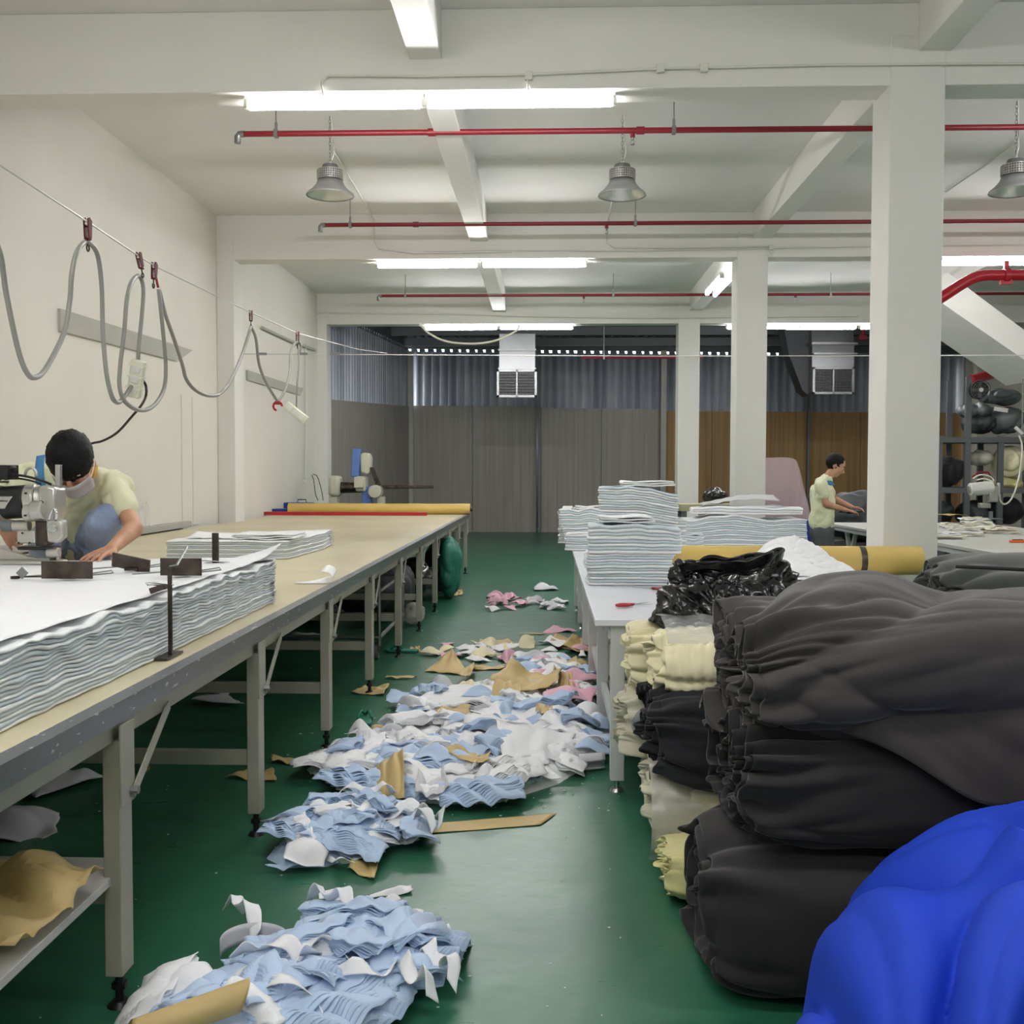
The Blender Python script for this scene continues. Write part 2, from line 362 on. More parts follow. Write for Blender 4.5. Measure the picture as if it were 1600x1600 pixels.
# roof sheet with raised ribs, purlins and the closure strip whose gaps let daylight in
struct('roof', MB().ringloft([[V((x, y, 4.72-(y-17)*.052+q)) for i in range(74) for x, q in ((-4+i*.19, 0), (-4+i*.19+.08, 0), (-4+i*.19+.1, .035), (-4+i*.19+.17, .035))] for y in (16.9, 24.1)], False, False), CORRD, solid=.004)
for y in (18.3, 20.2, 22.0, 23.3): struct('roof_beam', MB().bb((-3.6, y, 4.60-(y-17)*.052-.08), (XR, y+.07, 4.69-(y-17)*.052)), RACK)
def closure(p0, p1, z0, z1, gap, n, a0=0, a1=1, hh=.10):
    m = MB(); p0, p1 = V(p0), V(p1); t = (p1-p0); st = t.length/n
    m2 = t.normalized(); nn = V((-m2.y, m2.x, 0))*.03
    zf = lambda s: z0+(z1-z0)*s
    for i in range(n):
        s0, s1 = i/n, (i+1)/n; op = a0 <= (s0+s1)/2 <= a1
        e = gap*(.8+.4*random.random()) if op else 0
        q0, q1 = p0+t*s0, p0+t*(s0+(s1-s0)*(1-e))
        m.prism([q0+V((0, 0, zf(s0))), q1+V((.03 if op else 0, 0, zf(s0))), q1+V((0, 0, zf(s0)+hh)), q0+V((0, 0, zf(s0)+hh))], nn)
    return m
struct('roof_closure_beam', closure((-3.3, YB+.02, 0), (XR, YB+.02, 0), 4.10, 3.94, .36, 68, .0, .78), CORRD)
struct('roof_closure_beam', MB().prism([(-3.4, YB-.02, 4.185), (XR, YB-.02, 4.025), (XR, YB-.02, 4.45), (-3.4, YB-.02, 4.45)], (0, .07, 0)), CORRD)
struct('roof_closure_beam', closure((-3.68, 16.95, 0), (-3.18, YB, 0), 3.94, 4.10, .35, 36, .0, .99, .14), CORRD)
struct('roof_closure_beam', MB().prism([(-3.68, 16.95, 4.06), (-3.18, YB, 4.22), (-3.18, YB, 4.5), (-3.68, 16.95, 4.8)], (-.04, 0, 0)), CORRD)
struct('shed_gable_wall', MB().bb((XW-.2, 17.06, ZB+.2), (XR, 17.1, 4.8)), CORRD)
# concrete stair flight at the far side
def quad_px(pts, y, ext, name, m):
    struct(name, MB().prism([ay(u, v, y) for u, v in pts], ext), m, bevel=.005)
quad_px([(1440, 452), (1480, 425), (1640, 545), (1640, 590), (1600, 562)], 13.4, (0, 1.25, 0), 'stair_slab', PLASTER)

# ---- daylight outside
w = bpy.data.worlds.new('sky'); bpy.context.scene.world = w; w.use_nodes = True
w.node_tree.nodes['Background'].inputs[0].default_value = (.92, .96, 1, 1); w.node_tree.nodes['Background'].inputs[1].default_value = 1.6

# ================================================================== LIGHTS
def tube_fixture(p, axis='x', label='', group=None, L=1.16):
    t = thing('fluorescent_lamp', p, label, 'lamp', group); x, y, z = p
    d = V((1, 0, 0)) if axis == 'x' else V((0, 1, 0)); s = lambda a, b, c: (a, b, c) if axis == 'x' else (b, a, c)
    MB().box((x, y, z+.012), s(L, .05, .03)).build('lamp_body', WHITEM, t, bevel=.004)
    MB().cyl(V(p)-d*(L/2-.03)-V((0, 0, .032)), V(p)+d*(L/2-.03)-V((0, 0, .032)), .026, n=14).build('lamp_tube', TUBE, t)
    for k in (-1, 1): MB().box(V(p)+d*k*(L/2-.008)-V((0, 0, .022)), s(.024, .05, .055)).build('end_cap', SILLGREY, t, bevel=.003)
    return t
G1 = 'fluorescent tubes under the ceiling beams'
def fx(u0, u1, v, y, label):
    a, b = ay(u0, v, y), ay(u1, v, y); p = (a+b)/2; p.z = 3.735; tube_fixture(p, 'x', label, None, (b-a).length)
fx(383, 663, 157, 6.66, 'lit fluorescent tube with bent grey end, over the red pipe at the closest beam')
fx(664, 962, 157, 6.66, 'lit fluorescent tube at the closest beam, meeting the concrete rib')
fx(588, 748, 413, 11.79, 'lit fluorescent tube under the middle beam, on the wall side of the pair')
fx(752, 918, 413, 11.79, 'lit fluorescent tube under the middle beam, on the column side of the pair')
fx(663, 778, 509, 16.92, 'lit fluorescent tube under the farthest beam, above the looped white cord')
fx(780, 896, 510, 16.92, 'lit fluorescent tube under the farthest beam, above the first air duct')
fx(1466, 1604, 411, 11.79, 'lit fluorescent tube over the big red pipe elbow')
fx(1134, 1250, 511, 16.92, 'short-looking lit fluorescent tube between the two white columns')
for k, lb in ((-.05, 'lit tube of a lengthwise double lamp, wall side'), (.07, 'lit tube of a lengthwise double lamp, column side')):
    tube_fixture((2.12+k, 13.1+k, 3.72), 'y', lb+', beside the middle column', None, 1.16)
# lamps of the bay we stand in, the same kind, further along the same ceiling
def spare(x, y, z=3.72):
    tube_fixture((x, y, z), 'x', 'lit fluorescent tube of the bay beyond the picture', 'fluorescent tubes of the unseen bays')
for x in (-1.6, -.35, 3.6, 4.8): spare(x, 1.57, 3.735)
for x in (-1.0, .3): spare(x, -1.4, 4.1)
for x in (4.2, 5.4, 7.2): spare(x, 6.7, 3.735)
for x in (4.4, 5.6): spare(x, 16.96, 3.735)

# high bay lamps (switched off)
def highbay(p, label):
    x, y, z = p; t = thing('high_bay_lamp', (x, y, z), label, 'lamp')      # z = rim
    pr = [(.195, 0), (.19, .012), (.15, .045), (.115, .085), (.1, .12), (.098, .12), (.112, .083), (.147, .043), (.183, .012), (.195, 0)]
    MB().lathe(pr[:5], p, 36).build('lamp_shade', SHADE, t, 60, solid=.002)
    MB().lathe([(.188, .008), (.146, .04), (.112, .08), (.09, .085), (0.001, .085)], p, 36).build('reflector', SHADEIN, t, 60)
    hs = MB()
    for k in range(36):
        a = 2*pi*k/36; hs.box((x+.098*cos(a), y+.098*sin(a), z+.165), (.02, .005, .075), Matrix.Rotation(a, 3, 'Z'))
    for q in range(5): hs.lathe([(.075, .13+q*.018), (.106, .13+q*.018), (.106, .135+q*.018), (.075, .135+q*.018)], p, 28)
    hs.build('heat_sink', SILVER, t)
    MB().lathe([(.001, .25), (.06, .25), (.066, .235), (.066, .205), (.098, .203), (.098, .125), (.001, .12)], p, 28).build('driver_box', mat('lamp_driver_grey', (112, 112, 110), .4, .4), t, 35, bevel=.003)
    ch = MB(); zz = z+.25
    ch.tube([V((x+.022*cos(a), y, z+.268+.022*sin(a))) for a in [k*pi/4 for k in range(9)]], .003, 6)
    k = 0
    while zz+.03 < ZC-.02:
        zz += .03; k += 1
        ch.tube([V((x+(.009*cos(a) if k % 2 else 0), y+(0 if k % 2 else .009*cos(a)), zz+.018+.02*sin(a))) for a in [j*pi/4 for j in range(9)]], .0022, 5)
    ch.build('chain', STEEL, t)
    MB().tube([(x, y, z+.25), (x+.03, y+.02, z+.35), (x+.01, y, ZC)], .004, 6).build('cord', CONDUIT, t)
highbay(ay(516, 306, 8.5), 'grey bell-shaped high bay lamp hanging by a chain above the wall side')
highbay(ay(972, 306, 8.5), 'grey bell-shaped high bay lamp hanging above the middle of the aisle')
highbay(ay(1586, 300, 8.3), 'grey bell-shaped high bay lamp hanging beyond the big column')

# ================================================================== PIPES
def pipe(name, pts, r, m, label, rods=(), heads=(), couplers=(), n=12):
    pts = [V(p) for p in pts]; t = thing(name, pts[0], label, 'pipe')
    MB().tube(pts, r, n).build('pipe_run', m, t, 60)
    for p in rods:
        h = MB().cyl(p+V((0, 0, r*.5)), (p.x, p.y, ZC), .005, n=6); h.box(p, (.03, r*2.3, r*2.6)); h.cyl(p+V((0, 0, r)), p+V((0, 0, r+.06)), .011, n=8)
        h.build('hanger', STEEL, t)
    for p in heads:
        h = MB().cyl(p-V((0, 0, r)), p-V((0, 0, r+.03)), .018, n=10); h.build('tee', m, t)
        h = MB().cyl(p-V((0, 0, r+.03)), p-V((0, 0, r+.05)), .009, n=8)
        for k in (-1, 1): h.tube([p+V((k*.004, 0, -r-.05)), p+V((k*.014, 0, -r-.062)), p+V((k*.004, 0, -r-.08))], .002, 5)
        h.cyl(p-V((0, 0, r+.08)), p-V((0, 0, r+.084)), .016, n=10); h.build('sprinkler_head', STEEL, t)
    for p in couplers: MB().cyl(p-V((.03, 0, 0)), p+V((.03, 0, 0)), r*1.35, n=12).build('coupler', m, t)
    return t
A = lambda u, v: az(u, v, 3.95)
def runz(pts, z=3.95): return [az(u, v, z) for u, v in pts]
Y1, Y2, Y3 = az(990, 204, 3.95).y, az(950, 349, 3.95).y, az(950, 461, 3.95).y
def onrun(u, y, z=3.95): p = ay(u, 300, y); return V((p.x, y, z))
def sprink(u0, u1, y, r, label, rods, heads, z=3.95, coup=()):
    a, b = onrun(u0, y, z), onrun(u1, y, z)
    t = pipe('sprinkler_pipe', [a, b], r, REDPIPE, label, [onrun(u, y, z) for u in rods], [onrun(u, y, z) for u in heads], [onrun(u, y, z) for u in coup])
    MB().tube([a+V((.02, 0, 0)), a+V((-.015, 0, -.002)), a+V((-.03, 0, -.02)), a+V((-.03, 0, -.07))], r*1.15, 10).build('end_elbow', STEEL, t, 60)
sprink(378, 2300, Y1, .022, 'long thin red sprinkler pipe closest to the camera, above the high bay lamps', (432, 1052), (988,), coup=(675, 1000))
sprink(505, 2100, Y2, .022, 'long thin red sprinkler pipe seen below the high bay lamps', (547, 993), (948,), coup=(650,))
sprink(594, 1660, Y3, .021, 'thin dark red sprinkler pipe beyond the middle beam', (633, 959, 1300), (913, 1245))
pipe('sprinkler_pipe', [onrun(910, 19, 3.45), onrun(1100, 19, 3.45)], .02, REDPIPE, 'short dark red pipe in the metal shed by the first air duct', [onrun(945, 19, 3.45)])
# big red main with its bend at the far side
PB = [ay(u, v, 11.2) for u, v in ((1440, 484), (1474, 463), (1510, 440), (1534, 431), (1565, 430), (1640, 430))]
t = pipe('water_main_pipe', smooth(PB, 5), .058, REDBIG, 'thick bright red water main bending beside the big column', n=18)
p = ay(1572, 430, 11.2); MB().cyl(p-V((.03, 0, 0)), p+V((.03, 0, 0)), .075, n=18).build('coupler', REDBIG, t, bevel=.004)
m = MB().box(p+V((0, 0, -.075)), (.12, .05, .05)); m.box(p+V((0, 0, .09)), (.05, .04, .12)); m.build('clamp_bolt', REDBIG, t, bevel=.004)
p = ay(1348, 475, 19.6); q = ay(1348, 525, 19.6)
t = pipe('riser_pipe', [p+V((0, 0, .05)), q], .04, REDTROL, 'short vertical red pipe with a valve above the second air duct')
MB().box(q+V((.0, 0, -.03)), (.16, .08, .09)).build('valve', REDTROL, t, bevel=.01)
p = ay(1535, 590, 16); pipe('water_main_pipe', [p+V((-.2, -.1, -.04)), p+V((.2, .1, .06))], .07, REDBIG, 'stub of thick red pipe under the stair, above the grey sacks')

# ================================================================== CONDUITS
def conduit(pts, r, label, m=CONDUIT, name='conduit', cat='conduit', boxes=()):
    t = thing(name, V(pts[0]), label, cat); MB().tube(pts, r, 8).build('conduit_run', m, t, 60)
    for p in boxes: MB().box(p, (.05, .03, .05)).build('junction_box', m, t, bevel=.004)
y = 6.55
conduit([ay(u, v, y) for u, v in ((505, 150), (502, 128), (512, 118), (660, 119), (826, 116), (1030, 107), (1300, 101), (1600, 99), (1900, 98))], .008, 'thin white conduit fixed along the closest ceiling beam', boxes=[ay(826, 118, y), ay(1032, 107, y), ay(1100, 106, y)])
conduit([ay(826, 118, y), ay(824, 128, y), ay(826, 142, y)], .006, 'short drop of white cable to the closest pair of tubes')
y = 11.675
conduit(smooth([az(520, 235, ZC-.02), az(545, 275, ZC-.02), az(572, 320, ZC-.022)], 3)+[ay(585, 345, y), ay(584, 375, y), ay(592, 389, y), ay(650, 396, y), ay(800, 393, y)], .01, 'sagging cream cable from the wall-side high bay lamp to the middle beam')
conduit([az(975, 232, ZC-.02), az(960, 300, ZC-.02), ay(950, 345, y), ay(948, 380, y), ay(960, 387, y), ay(1060, 387, y), ay(1200, 385, y)], .01, 'cream cable from the middle high bay lamp along the middle beam', boxes=[ay(1205, 387, y)])
conduit([ay(u, v, y) for u, v in ((660, 393), (760, 391), (1000, 392), (1200, 388), (1207, 400), (1210, 388), (1400, 384), (1640, 382))], .008, 'thin conduit running along the middle beam to the columns')
conduit([az(1590, 222, ZC-.02), az(1540, 258, ZC-.02), az(1478, 300, ZC-.02)], .009, 'cream cable crossing the ceiling to the lamp beyond the big column')
y = 16.81
conduit(smooth([ay(u, v, y) for u, v in ((492, 545), (492, 500), (500, 489), (560, 490), (700, 491), (850, 495), (1000, 497), (1150, 496), (1340, 494))], 3), .011, 'sagging grey conduit along the farthest beam')
conduit([ax(410, 512, XW+.03), ax(455, 533, XW+.03), ax(492, 547, XW+.03)], .022, 'grey pipe with a black cap fixed to the far part of the wall', SILLGREY)
conduit([ax(478, 535, XW+.03), ax(478, 640, XW+.03), ax(478, 748, XW+.03)], .011, 'vertical grey conduit down to the wall socket', boxes=[ax(477, 752, XW+.04)])

# air ducts with grilles
def duct(u0, u1, vt, v0, v1, y, label, elbow=False):
    a, b = ay(u0, v0, y), ay(u1, v1, y); t = thing('air_duct', (a+b)/2, label, 'air duct'); w, h = b.x-a.x, a.z-b.z
    z1 = ay(u0, vt, y).z
    if elbow:
        MB().ringloft([[V((a.x+s*w, yy, zz)) for s, yy, zz in ((0, y+.06+q, z-.0), (1, y+.06+q, z), (1, y+.6+q, z), (0, y+.6+q, z))] for q, z in ((0, b.z+.05), (0, a.z+.1), (0, a.z+.35), (.1, z1))]).build('duct_body', STEEL, t)
        m = MB().bb((a.x-.05, y-.1, a.z+.42), (b.x+.02, y+.6, a.z+.46)); m.bb((a.x-.02, y-.15, a.z+.22), (b.x, y+.6, a.z+.25)); m.build('duct_flange', STEEL, t)
        MB().prism([(a.x-.5, y+.3, z1), (a.x, y+.3, z1), (a.x, y+.3, b.z), (a.x-.12, y+.3, b.z+.1), (a.x-.4, y+.3, a.z+.3)], (0, .5, 0)).build('duct_elbow', BAGDK, t)
    else:
        MB().bb((a.x+.04, y+.06, b.z+.05), (b.x-.03, y+.5, z1)).build('duct_body', STEEL, t, bevel=.01)
        m = MB().bb((a.x+.03, y-.0, a.z+.36), (b.x-.02, y+.52, a.z+.4)); m.bb((a.x+.03, y, a.z+.0), (b.x-.02, y+.52, a.z+.03)); m.build('duct_flange', STEEL, t)
    e = .05
    m = MB()
    for lo, hi in (((a.x, y, a.z-e), (b.x, y+.05, a.z)), ((a.x, y, b.z), (b.x, y+.05, b.z+e)), ((a.x, y, b.z), (a.x+e, y+.05, a.z)), ((b.x-e, y, b.z), (b.x, y+.05, a.z)), ((a.x+w/2-.018, y, b.z), (a.x+w/2+.018, y+.05, a.z))): m.bb(lo, hi)
    m.build('grille_frame', STEEL, t, bevel=.004)
    MB().bb((a.x+.02, y+.045, b.z+.02), (b.x-.02, y+.055, a.z-.02)).build('grille_back', BLACKM, t)
    m = MB()
    for k in range(1, 8): zz = b.z+e+(h-2*e)*k/8; m.box((a.x+w/2, y+.02, zz), (w-2*e, .012, .010), Matrix.Rotation(.3, 3, 'X'))
    for s in (0, 1):
        for k in range(1, 5): xx = a.x+e+(w/2-e)*(s+k/5)-(.0 if s == 0 else .01); m.box((xx, y+.03, (a.z+b.z)/2), (.007, .012, h-2*e))
    m.build('grille_bars', RACK, t)
duct(776, 839, 520, 577, 621, 20.3, 'shiny air duct with a double grille hanging over the aisle end')
duct(1270, 1335, 505, 573, 616, 20.3, 'dull air duct with a black grille between the columns', True)

# wires
a, b = ay(371, 553, 12.6), ay(1700, 555, 12.6)
t = thing('tension_wire', a, 'thin wire strung across the whole hall at the far end of the tables', 'wire')
MB().tube([a, (a+b)/2-V((0, 0, .02)), b], .006, 6).build('wire_run', WIRE, t)
m = MB()
for s in (0, .3, .8, 1.2): m.box(a+V((s, 0, 0)), (.12, .02, .03))
m.build('turnbuckle', STEEL, t)
solo('drooping_cord', MB().tube(smooth([ay(u, v, 15.9) for u, v in ((655, 505), (672, 522), (700, 534), (740, 537), (775, 532), (805, 518), (812, 508))], 5), .016, 8), WHITECORD, 'white cord drooping in a shallow loop beneath the farthest tubes', 'cord')
# ================================================================== LONG CUTTING TABLE
HT, XE = .793, -1.075
t = thing('cutting_table', (-2.3, 7, 0), 'very long cream-topped cutting table with scribbled metal edge and beige steel legs', 'table')
YA, YZ = .7, 14.35
MB().bb((-3.62, YA, HT-.02), (XE-.003, YZ, HT)).build('tabletop', TABLETOP, t)
m = MB(); m.prism([(XE, YA, HT-.05), (XE+.012, YA, HT-.05), (XE+.012, YA, HT+.003), (XE-.035, YA, HT+.003), (XE-.035, YA, HT), (XE, YA, HT)], (0, YZ-YA, 0)); m.build('metal_edge', EDGE, t)
MB().bb((-3.62, YZ, HT-.05), (XE+.01, YZ+.012, HT+.003)).build('metal_edge', EDGE, t)
MB().bb((XE-.06, YA, HT-.105), (XE-.012, YZ, HT-.052)).build('apron_rail', BEIGELEG, t, bevel=.003)
MB().bb((-3.6, YA, HT-.1), (-3.55, YZ, HT-.02)).build('apron_rail', BEIGELEG, t)
def leg(x, y, back=False):
    l = MB().bb((x-.045, y-.035, .088), (x, y+.04, HT-.055 if back else HT-.10)).build('leg', BEIGELEG, t, bevel=.003)
    m = MB().cyl((x-.022, y, .012), (x-.022, y, .12), .011, n=10); m.cyl((x-.022, y, 0), (x-.022, y, .014), .032, .02, 16); m.cyl((x-.022, y, .045), (x-.022, y, .06), .02, n=6)
    m.build('adjustable_foot', BLACKM, l)
    if not back:
        MB().bb((x+.0, y-.04, HT-.27), (x+.006, y+.045, HT-.06)).build('bracket_plate', BEIGELEG, l, bevel=.002)
        m = MB().cyl((x+.004, y+.02, HT-.24), (x+.026, y+.02, HT-.24), .011, n=6); m.build('bolt', STEEL, l)
        a, b = V((x+.014, y+.02, HT-.25)), V((x-.006, y+.33, HT-.09)); d = (b-a).normalized(); n2 = V((1, 0, 0))
        w = d.cross(n2)*.014
        MB().prism([a-w, b-w, b+w, a+w], (-.005, 0, 0)).build('brace', BEIGELEG, t)
        MB().bb((x-.012, y-.018, .44), (x+.001, y+.018, .60)) if False else None
for k in range(-1, 9):
    y = 2.55+k*1.254+.03
    leg(-1.07, y); leg(-3.5, y, True)
    MB().bb((-3.5, y-.02, .27), (-1.11, y+.02, .32)).build('stretcher', BEIGELEG, t)
leg(-1.07, 13.9); leg(-3.5, 13.9, True)

# shelf board under it with crumpled kraft paper
c = az(160, 1383, .345)
solo('shelf_board', MB().bb((-2.6, 1.0, .323), (c.x, 2.68, .345)), BOARD, 'white laminate board lying on the rails under the long cutting table', 'board', bevel=.002)

def sheet(corners, nu=24, nv=24, curl=None, amp=.01, k=6, seed=0, base=0):
    """a bent quadrilateral of cloth or paper; corners in order round the piece"""
    a, b, c, d = [V(p) for p in corners]
    def fn(u, v):
        p = (a*(1-u)+b*u)*(1-v)+(d*(1-u)+c*u)*v
        e = 1-max(abs(u-.5), abs(v-.5))*0
        p += V((nz(u*k, v*k, seed), nz(u*k, v*k, seed+5), 0))*amp*.8
        p.z += abs(nz(u*k*.8+3, v*k*.5, seed+9))*amp*2.2+base
        if curl: p += curl(u, v)
        return p
    return MB().grid(fn, nu, nv)
cp = [az(-60, 1500, .35), az(115, 1458, .35), az(105, 1400, .35), az(-60, 1380, .35)]
def crumple(u, v): return V((.03*nz(u*3, v*3, 1), 0, .10*rid(u*2.3, v*2.1, 4)+.05*rid(u*6, v*5, 2)+.03*u*v))
solo('kraft_paper_scrap', sheet([V((-1.9, 1.95, .35)), V((-1.10, 2.08, .35)), V((-1.06, 2.42, .35)), V((-1.7, 2.62, .35))], 30, 30, crumple, .03, 4, 3), KRAFT, 'big crumpled brown kraft paper on the white board under the cutting table', 'paper', ang=25, solid=.0015)

# ================================================================== CLOTH LAYS
def outline(poly, step, rnd=.02):
    P = [V((p[0], p[1], 0)) for p in poly]; out = []; n = len(P)
    for i in range(n):
        a, b = P[i], P[(i+1) % n]; d = b-a; k = max(2, int(d.length/step))
        for j in range(k):
            s = j/k; q = a+d*s; e = min(s, 1-s)*d.length
            out.append((q, (d.normalized()).cross(V((0, 0, 1)))))
    # soften corners
    m = len(out); res = []
    for i in range(m):
        q = (out[i-1][0]+out[i][0]*2+out[(i+1) % m][0])/4; nn = (out[i-1][1]+out[i][1]+out[(i+1) % m][1]).normalized(); res.append((q, nn))
    return res
def lay(name, poly, z0, th, n, label, amp=.006, k=10, step=.02, arch=None, jit=.005, seed=0, topname='fabric_layer', cat='fabric stack', group=None, mats=None, parent=None, k2=None, shift=None):
    """plies laid one on another, each a mesh of its own with a swollen edge that waves more towards the top"""
    cx = sum(p[0] for p in poly)/len(poly); cy = sum(p[1] for p in poly)/len(poly); ctr = V((cx, cy, 0))
    t = parent or thing(name, (cx, cy, z0), label, cat, group)
    pts = outline(poly, step); mats = mats or (PLYW, PLYB)
    def D(p, l):
        g = l/n
        w = amp*(.25+g*1.1)*(nz(p.x*k+seed, p.y*k, l*.16)*1.4+.55*nz(p.x*k*2.3, p.y*k*2.3, l*.3+seed))
        return w+(arch(p, g) if arch else 0)
    for l in range(n):
        off = jit*nz(l*3.1, seed)*2; sh = shift(l/n) if shift else V((0, 0, 0))
        rings = []
        for prof_o, prof_z in ((-.09, 0.02), (-.012, .03), (-.002, .18), (0, .5), (-.002, .82), (-.012, .97), (-.09, 1.0)):
            ring = []
            for q, nn in pts:
                o = off+jit*1.3*nz(q.x*k*1.3, q.y*k*1.3, l*.9+seed)
                p = q+nn*(o+prof_o)+sh
                p.z = z0+l*th+th*prof_z+D(q, l+prof_z); ring.append(p)
            rings.append(ring)
        m = MB().ringloft(rings, False)
        if l in (0, n-1):
            rr = rings[-1] if l == n-1 else rings[0]; last = rr
            for s in (.66, .33, .02):
                nx = []
                for p, (q, nn) in zip(rr, pts):
                    w = ctr+sh+(q-ctr)*s; w.z = z0+(n*th if l == n-1 else 0)+(D(w, n)*.55 if l else 0); nx.append(w)
                m.ringloft([last, nx], False); last = nx
        m.build(topname, mats[l % 2], t, 180)
    return t
def rod(m, p, h, w=.012, d=.006): return m.box(V(p)+V((0, 0, h/2)), (w, d, h))

# the big lay in front, with its thin top sheet
X1 = -1.20; zt_ = HT+.001
lay('fabric_lay', [(-3.0, 2.0), (X1, 2.0), (X1+.01, 3.0), (X1, 4.56), (-1.9, 4.36), (-3.0, 4.05)], zt_, .0108, 17, 'huge lay of white and pale blue plies being cut on the cutting table', amp=.010, k=8.5, step=.013, jit=.005, seed=2, cat='fabric lay', topname='fabric_layer')
bl = None
ztop = zt_+.0108*17+.012
def topfn(u, v):
    x = -2.98+1.765*u; y = 2.02+(2.54-(.5 if x < -1.9 else .2*(-1.215-x)/.685)*1.0)*v if x > -1.9 else 2.02+(2.34-.28*(-1.9-x)/1.08)*v
    z = ztop+.004*nz(x*5, y*5)+.006*rid(x*2, y*7, 3)
    if u > .9 and v > .9: z += .06*((u-.9)*10)**1.5*((v-.9)*10)**1.5; x += .03*(v-.9)*10*(u-.9)*10; y += .04*((v-.9)*10)*((u-.9)*10)
    return V((x, y, z))
solo('marker_sheet', MB().grid(topfn, 70, 90), WHITEC, 'smooth white sheet covering the big fabric lay, one corner lifted', 'sheet', solid=.002)

# the second lay further along
a, b, c_ = az(257, 874, HT), az(450, 874, HT), az(503, 858, HT)
lay('fabric_lay', [(a.x, a.y), (b.x, b.y), (c_.x+.02, c_.y), (c_.x-.03, c_.y+.5), (a.x-.0, a.y+.75)], HT+.001, .0135, 9, 'low neat lay of white and blue fabric further down the cutting table', amp=.003, k=6, step=.03, jit=.006, seed=9, cat='fabric lay')
zz = HT+.0135*9+.004
f = lambda u, v: az(u, v, zz+.002)
solo('folded_sheet', MB().grid(lambda u, v: V((a.x+.1+.5*u-.0*v, a.y+.15+.5*v, zz+.004+.05*sin(pi*min(1, v*1.2))*(1-u)*.6+.01*rid(u*4, v*4))), 20, 20), WHITEC, 'loose white sheet rumpled on the low lay, beside a folded piece', 'sheet', solid=.003)
def folded(name, x0, x1, y0, y1, z, layers, label, cat='folded cloth', m=WHITEC, m2=BLUEC, th=.010, lip=.05, group=None):
    """a length of cloth folded back and forth: the fold runs along Y"""
    t = thing(name, ((x0+x1)/2, (y0+y1)/2, z), label, cat, group)
    pr = []
    for l in range(layers):
        zc = z+.006+l*(th+.003); xa, xb = x0+.03*random.random(), x1-.02*random.random()
        seg = [(xa+(xb-xa)*k/8, zc+.004*sin(k+l)) for k in range(9)]
        if l % 2: seg.reverse()
        pr += seg
        if l < layers-1:
            xe = seg[-1][0]; s = 1 if l % 2 == 0 else -1
            pr += [(xe+s*.010, zc+th*.3), (xe+s*.012, zc+th*.8)]
    def fn(u, v):
        i = u*(len(pr)-1); k = min(int(i), len(pr)-2); f_ = i-k
        x = pr[k][0]*(1-f_)+pr[k+1][0]*f_; zc = pr[k][1]*(1-f_)+pr[k+1][1]*f_
        return V((x+.012*nz(v*4, x*3), y0+(y1-y0)*v, zc+.006*nz(x*8, v*5)))
    MB().grid(fn, (len(pr)-1)*2, 18).build('cloth_fold', m, t, 180, solid=th*.8)
    return t
g = az(392, 832, zz+.02)
folded('folded_cloth', g.x, g.x+.42, a.y+.08, a.y+.45, zz, 3, 'folded white piece with blue stripes on top of the low lay', m=PLYW)
# curled paper on the table corner
p = az(500, 912, HT)
def rollp(u, v):
    a_ = u*1.5*pi; x = p.x-.13+.22*u; r = .03
    if u < .7: q = V((x, p.y-.02+.12*v*(1-.6*(1-u)), HT+.004+.05*u*u*v))
    else:
        w = (u-.7)/.3*pi*1.1; q = V((p.x-.13+.22*.7+.045*sin(w), p.y-.02+.12*v*(1-.6*.3), HT+.004+.0245*v+.03*(1-cos(w))))
    return q
solo('paper_offcut', MB().grid(rollp, 30, 12), WHITEC, 'curled white paper offcut at the metal edge of the cutting table', 'paper', solid=.001)

# kraft roll, red straightedge and small things at the far end
a, b = az(452, 797, HT), az(735, 797, HT)
y = 14.0; ra = .072
t = thing('kraft_paper_roll', (a.x, y, HT), 'long yellow kraft paper roll lying across the far end of the cutting table', 'paper roll')
xa, xb = ay(451, 790, y).x, ay(735, 790, y).x
MB().grid(lambda u, v: V((xa+(xb-xa)*u, y+(ra+.004*nz(u*12, cos(2*pi*v)*2, sin(2*pi*v)*2))*cos(2*pi*v), HT+ra+.003+(ra+.004*nz(u*12, cos(2*pi*v)*2, sin(2*pi*v)*2))*sin(2*pi*v))), 60, 28).build('paper', KRAFTROLL, t, 180)
MB().cyl((xa-.02, y, HT+ra+.002), (xb+.03, y, HT+ra+.002), .03, n=16).build('core_tube', DKSTEEL, t)
a = az(375, 803, HT+.02); b = az(668, 803, HT+.02)
solo('straightedge', MB().bb((a.x, 13.6, HT+.001), (b.x, 13.67, HT+.045)), RED, 'long red straightedge bar lying in front of the kraft paper roll', 'ruler', bevel=.004)
def small(px, y, z=HT): p = ay(px, 700, y); return V((p.x, y, z))
p = small(440, 14.1); solo('blue_tray', MB().bb((p.x-.16, p.y-.1, HT+.002), (p.x+.14, p.y+.1, HT+.07)), BLUEP, 'blue plastic box on the table end, left of the kraft roll', 'box', bevel=.01)
t = thing('blue_case', small(462, 14.6, .8), 'dark blue toolbox behind the kraft roll by the wall', 'toolbox'); p = small(462, 14.62, .0)
MB().bb((p.x-.18, p.y, .62), (p.x+.22, p.y+.2, .93)).build('case_body', BLUEP, t, bevel=.01); MB().tube([(p.x, p.y+.1, .92), (p.x, p.y+.1, .97), (p.x+.12, p.y+.1, .97), (p.x+.12, p.y+.1, .92)], .008).build('handle', BLACKM, t)
MB().bb((p.x-.25, p.y-.02, .0), (p.x+.3, p.y+.3, .62)).build('stand_box', BOARD, t)
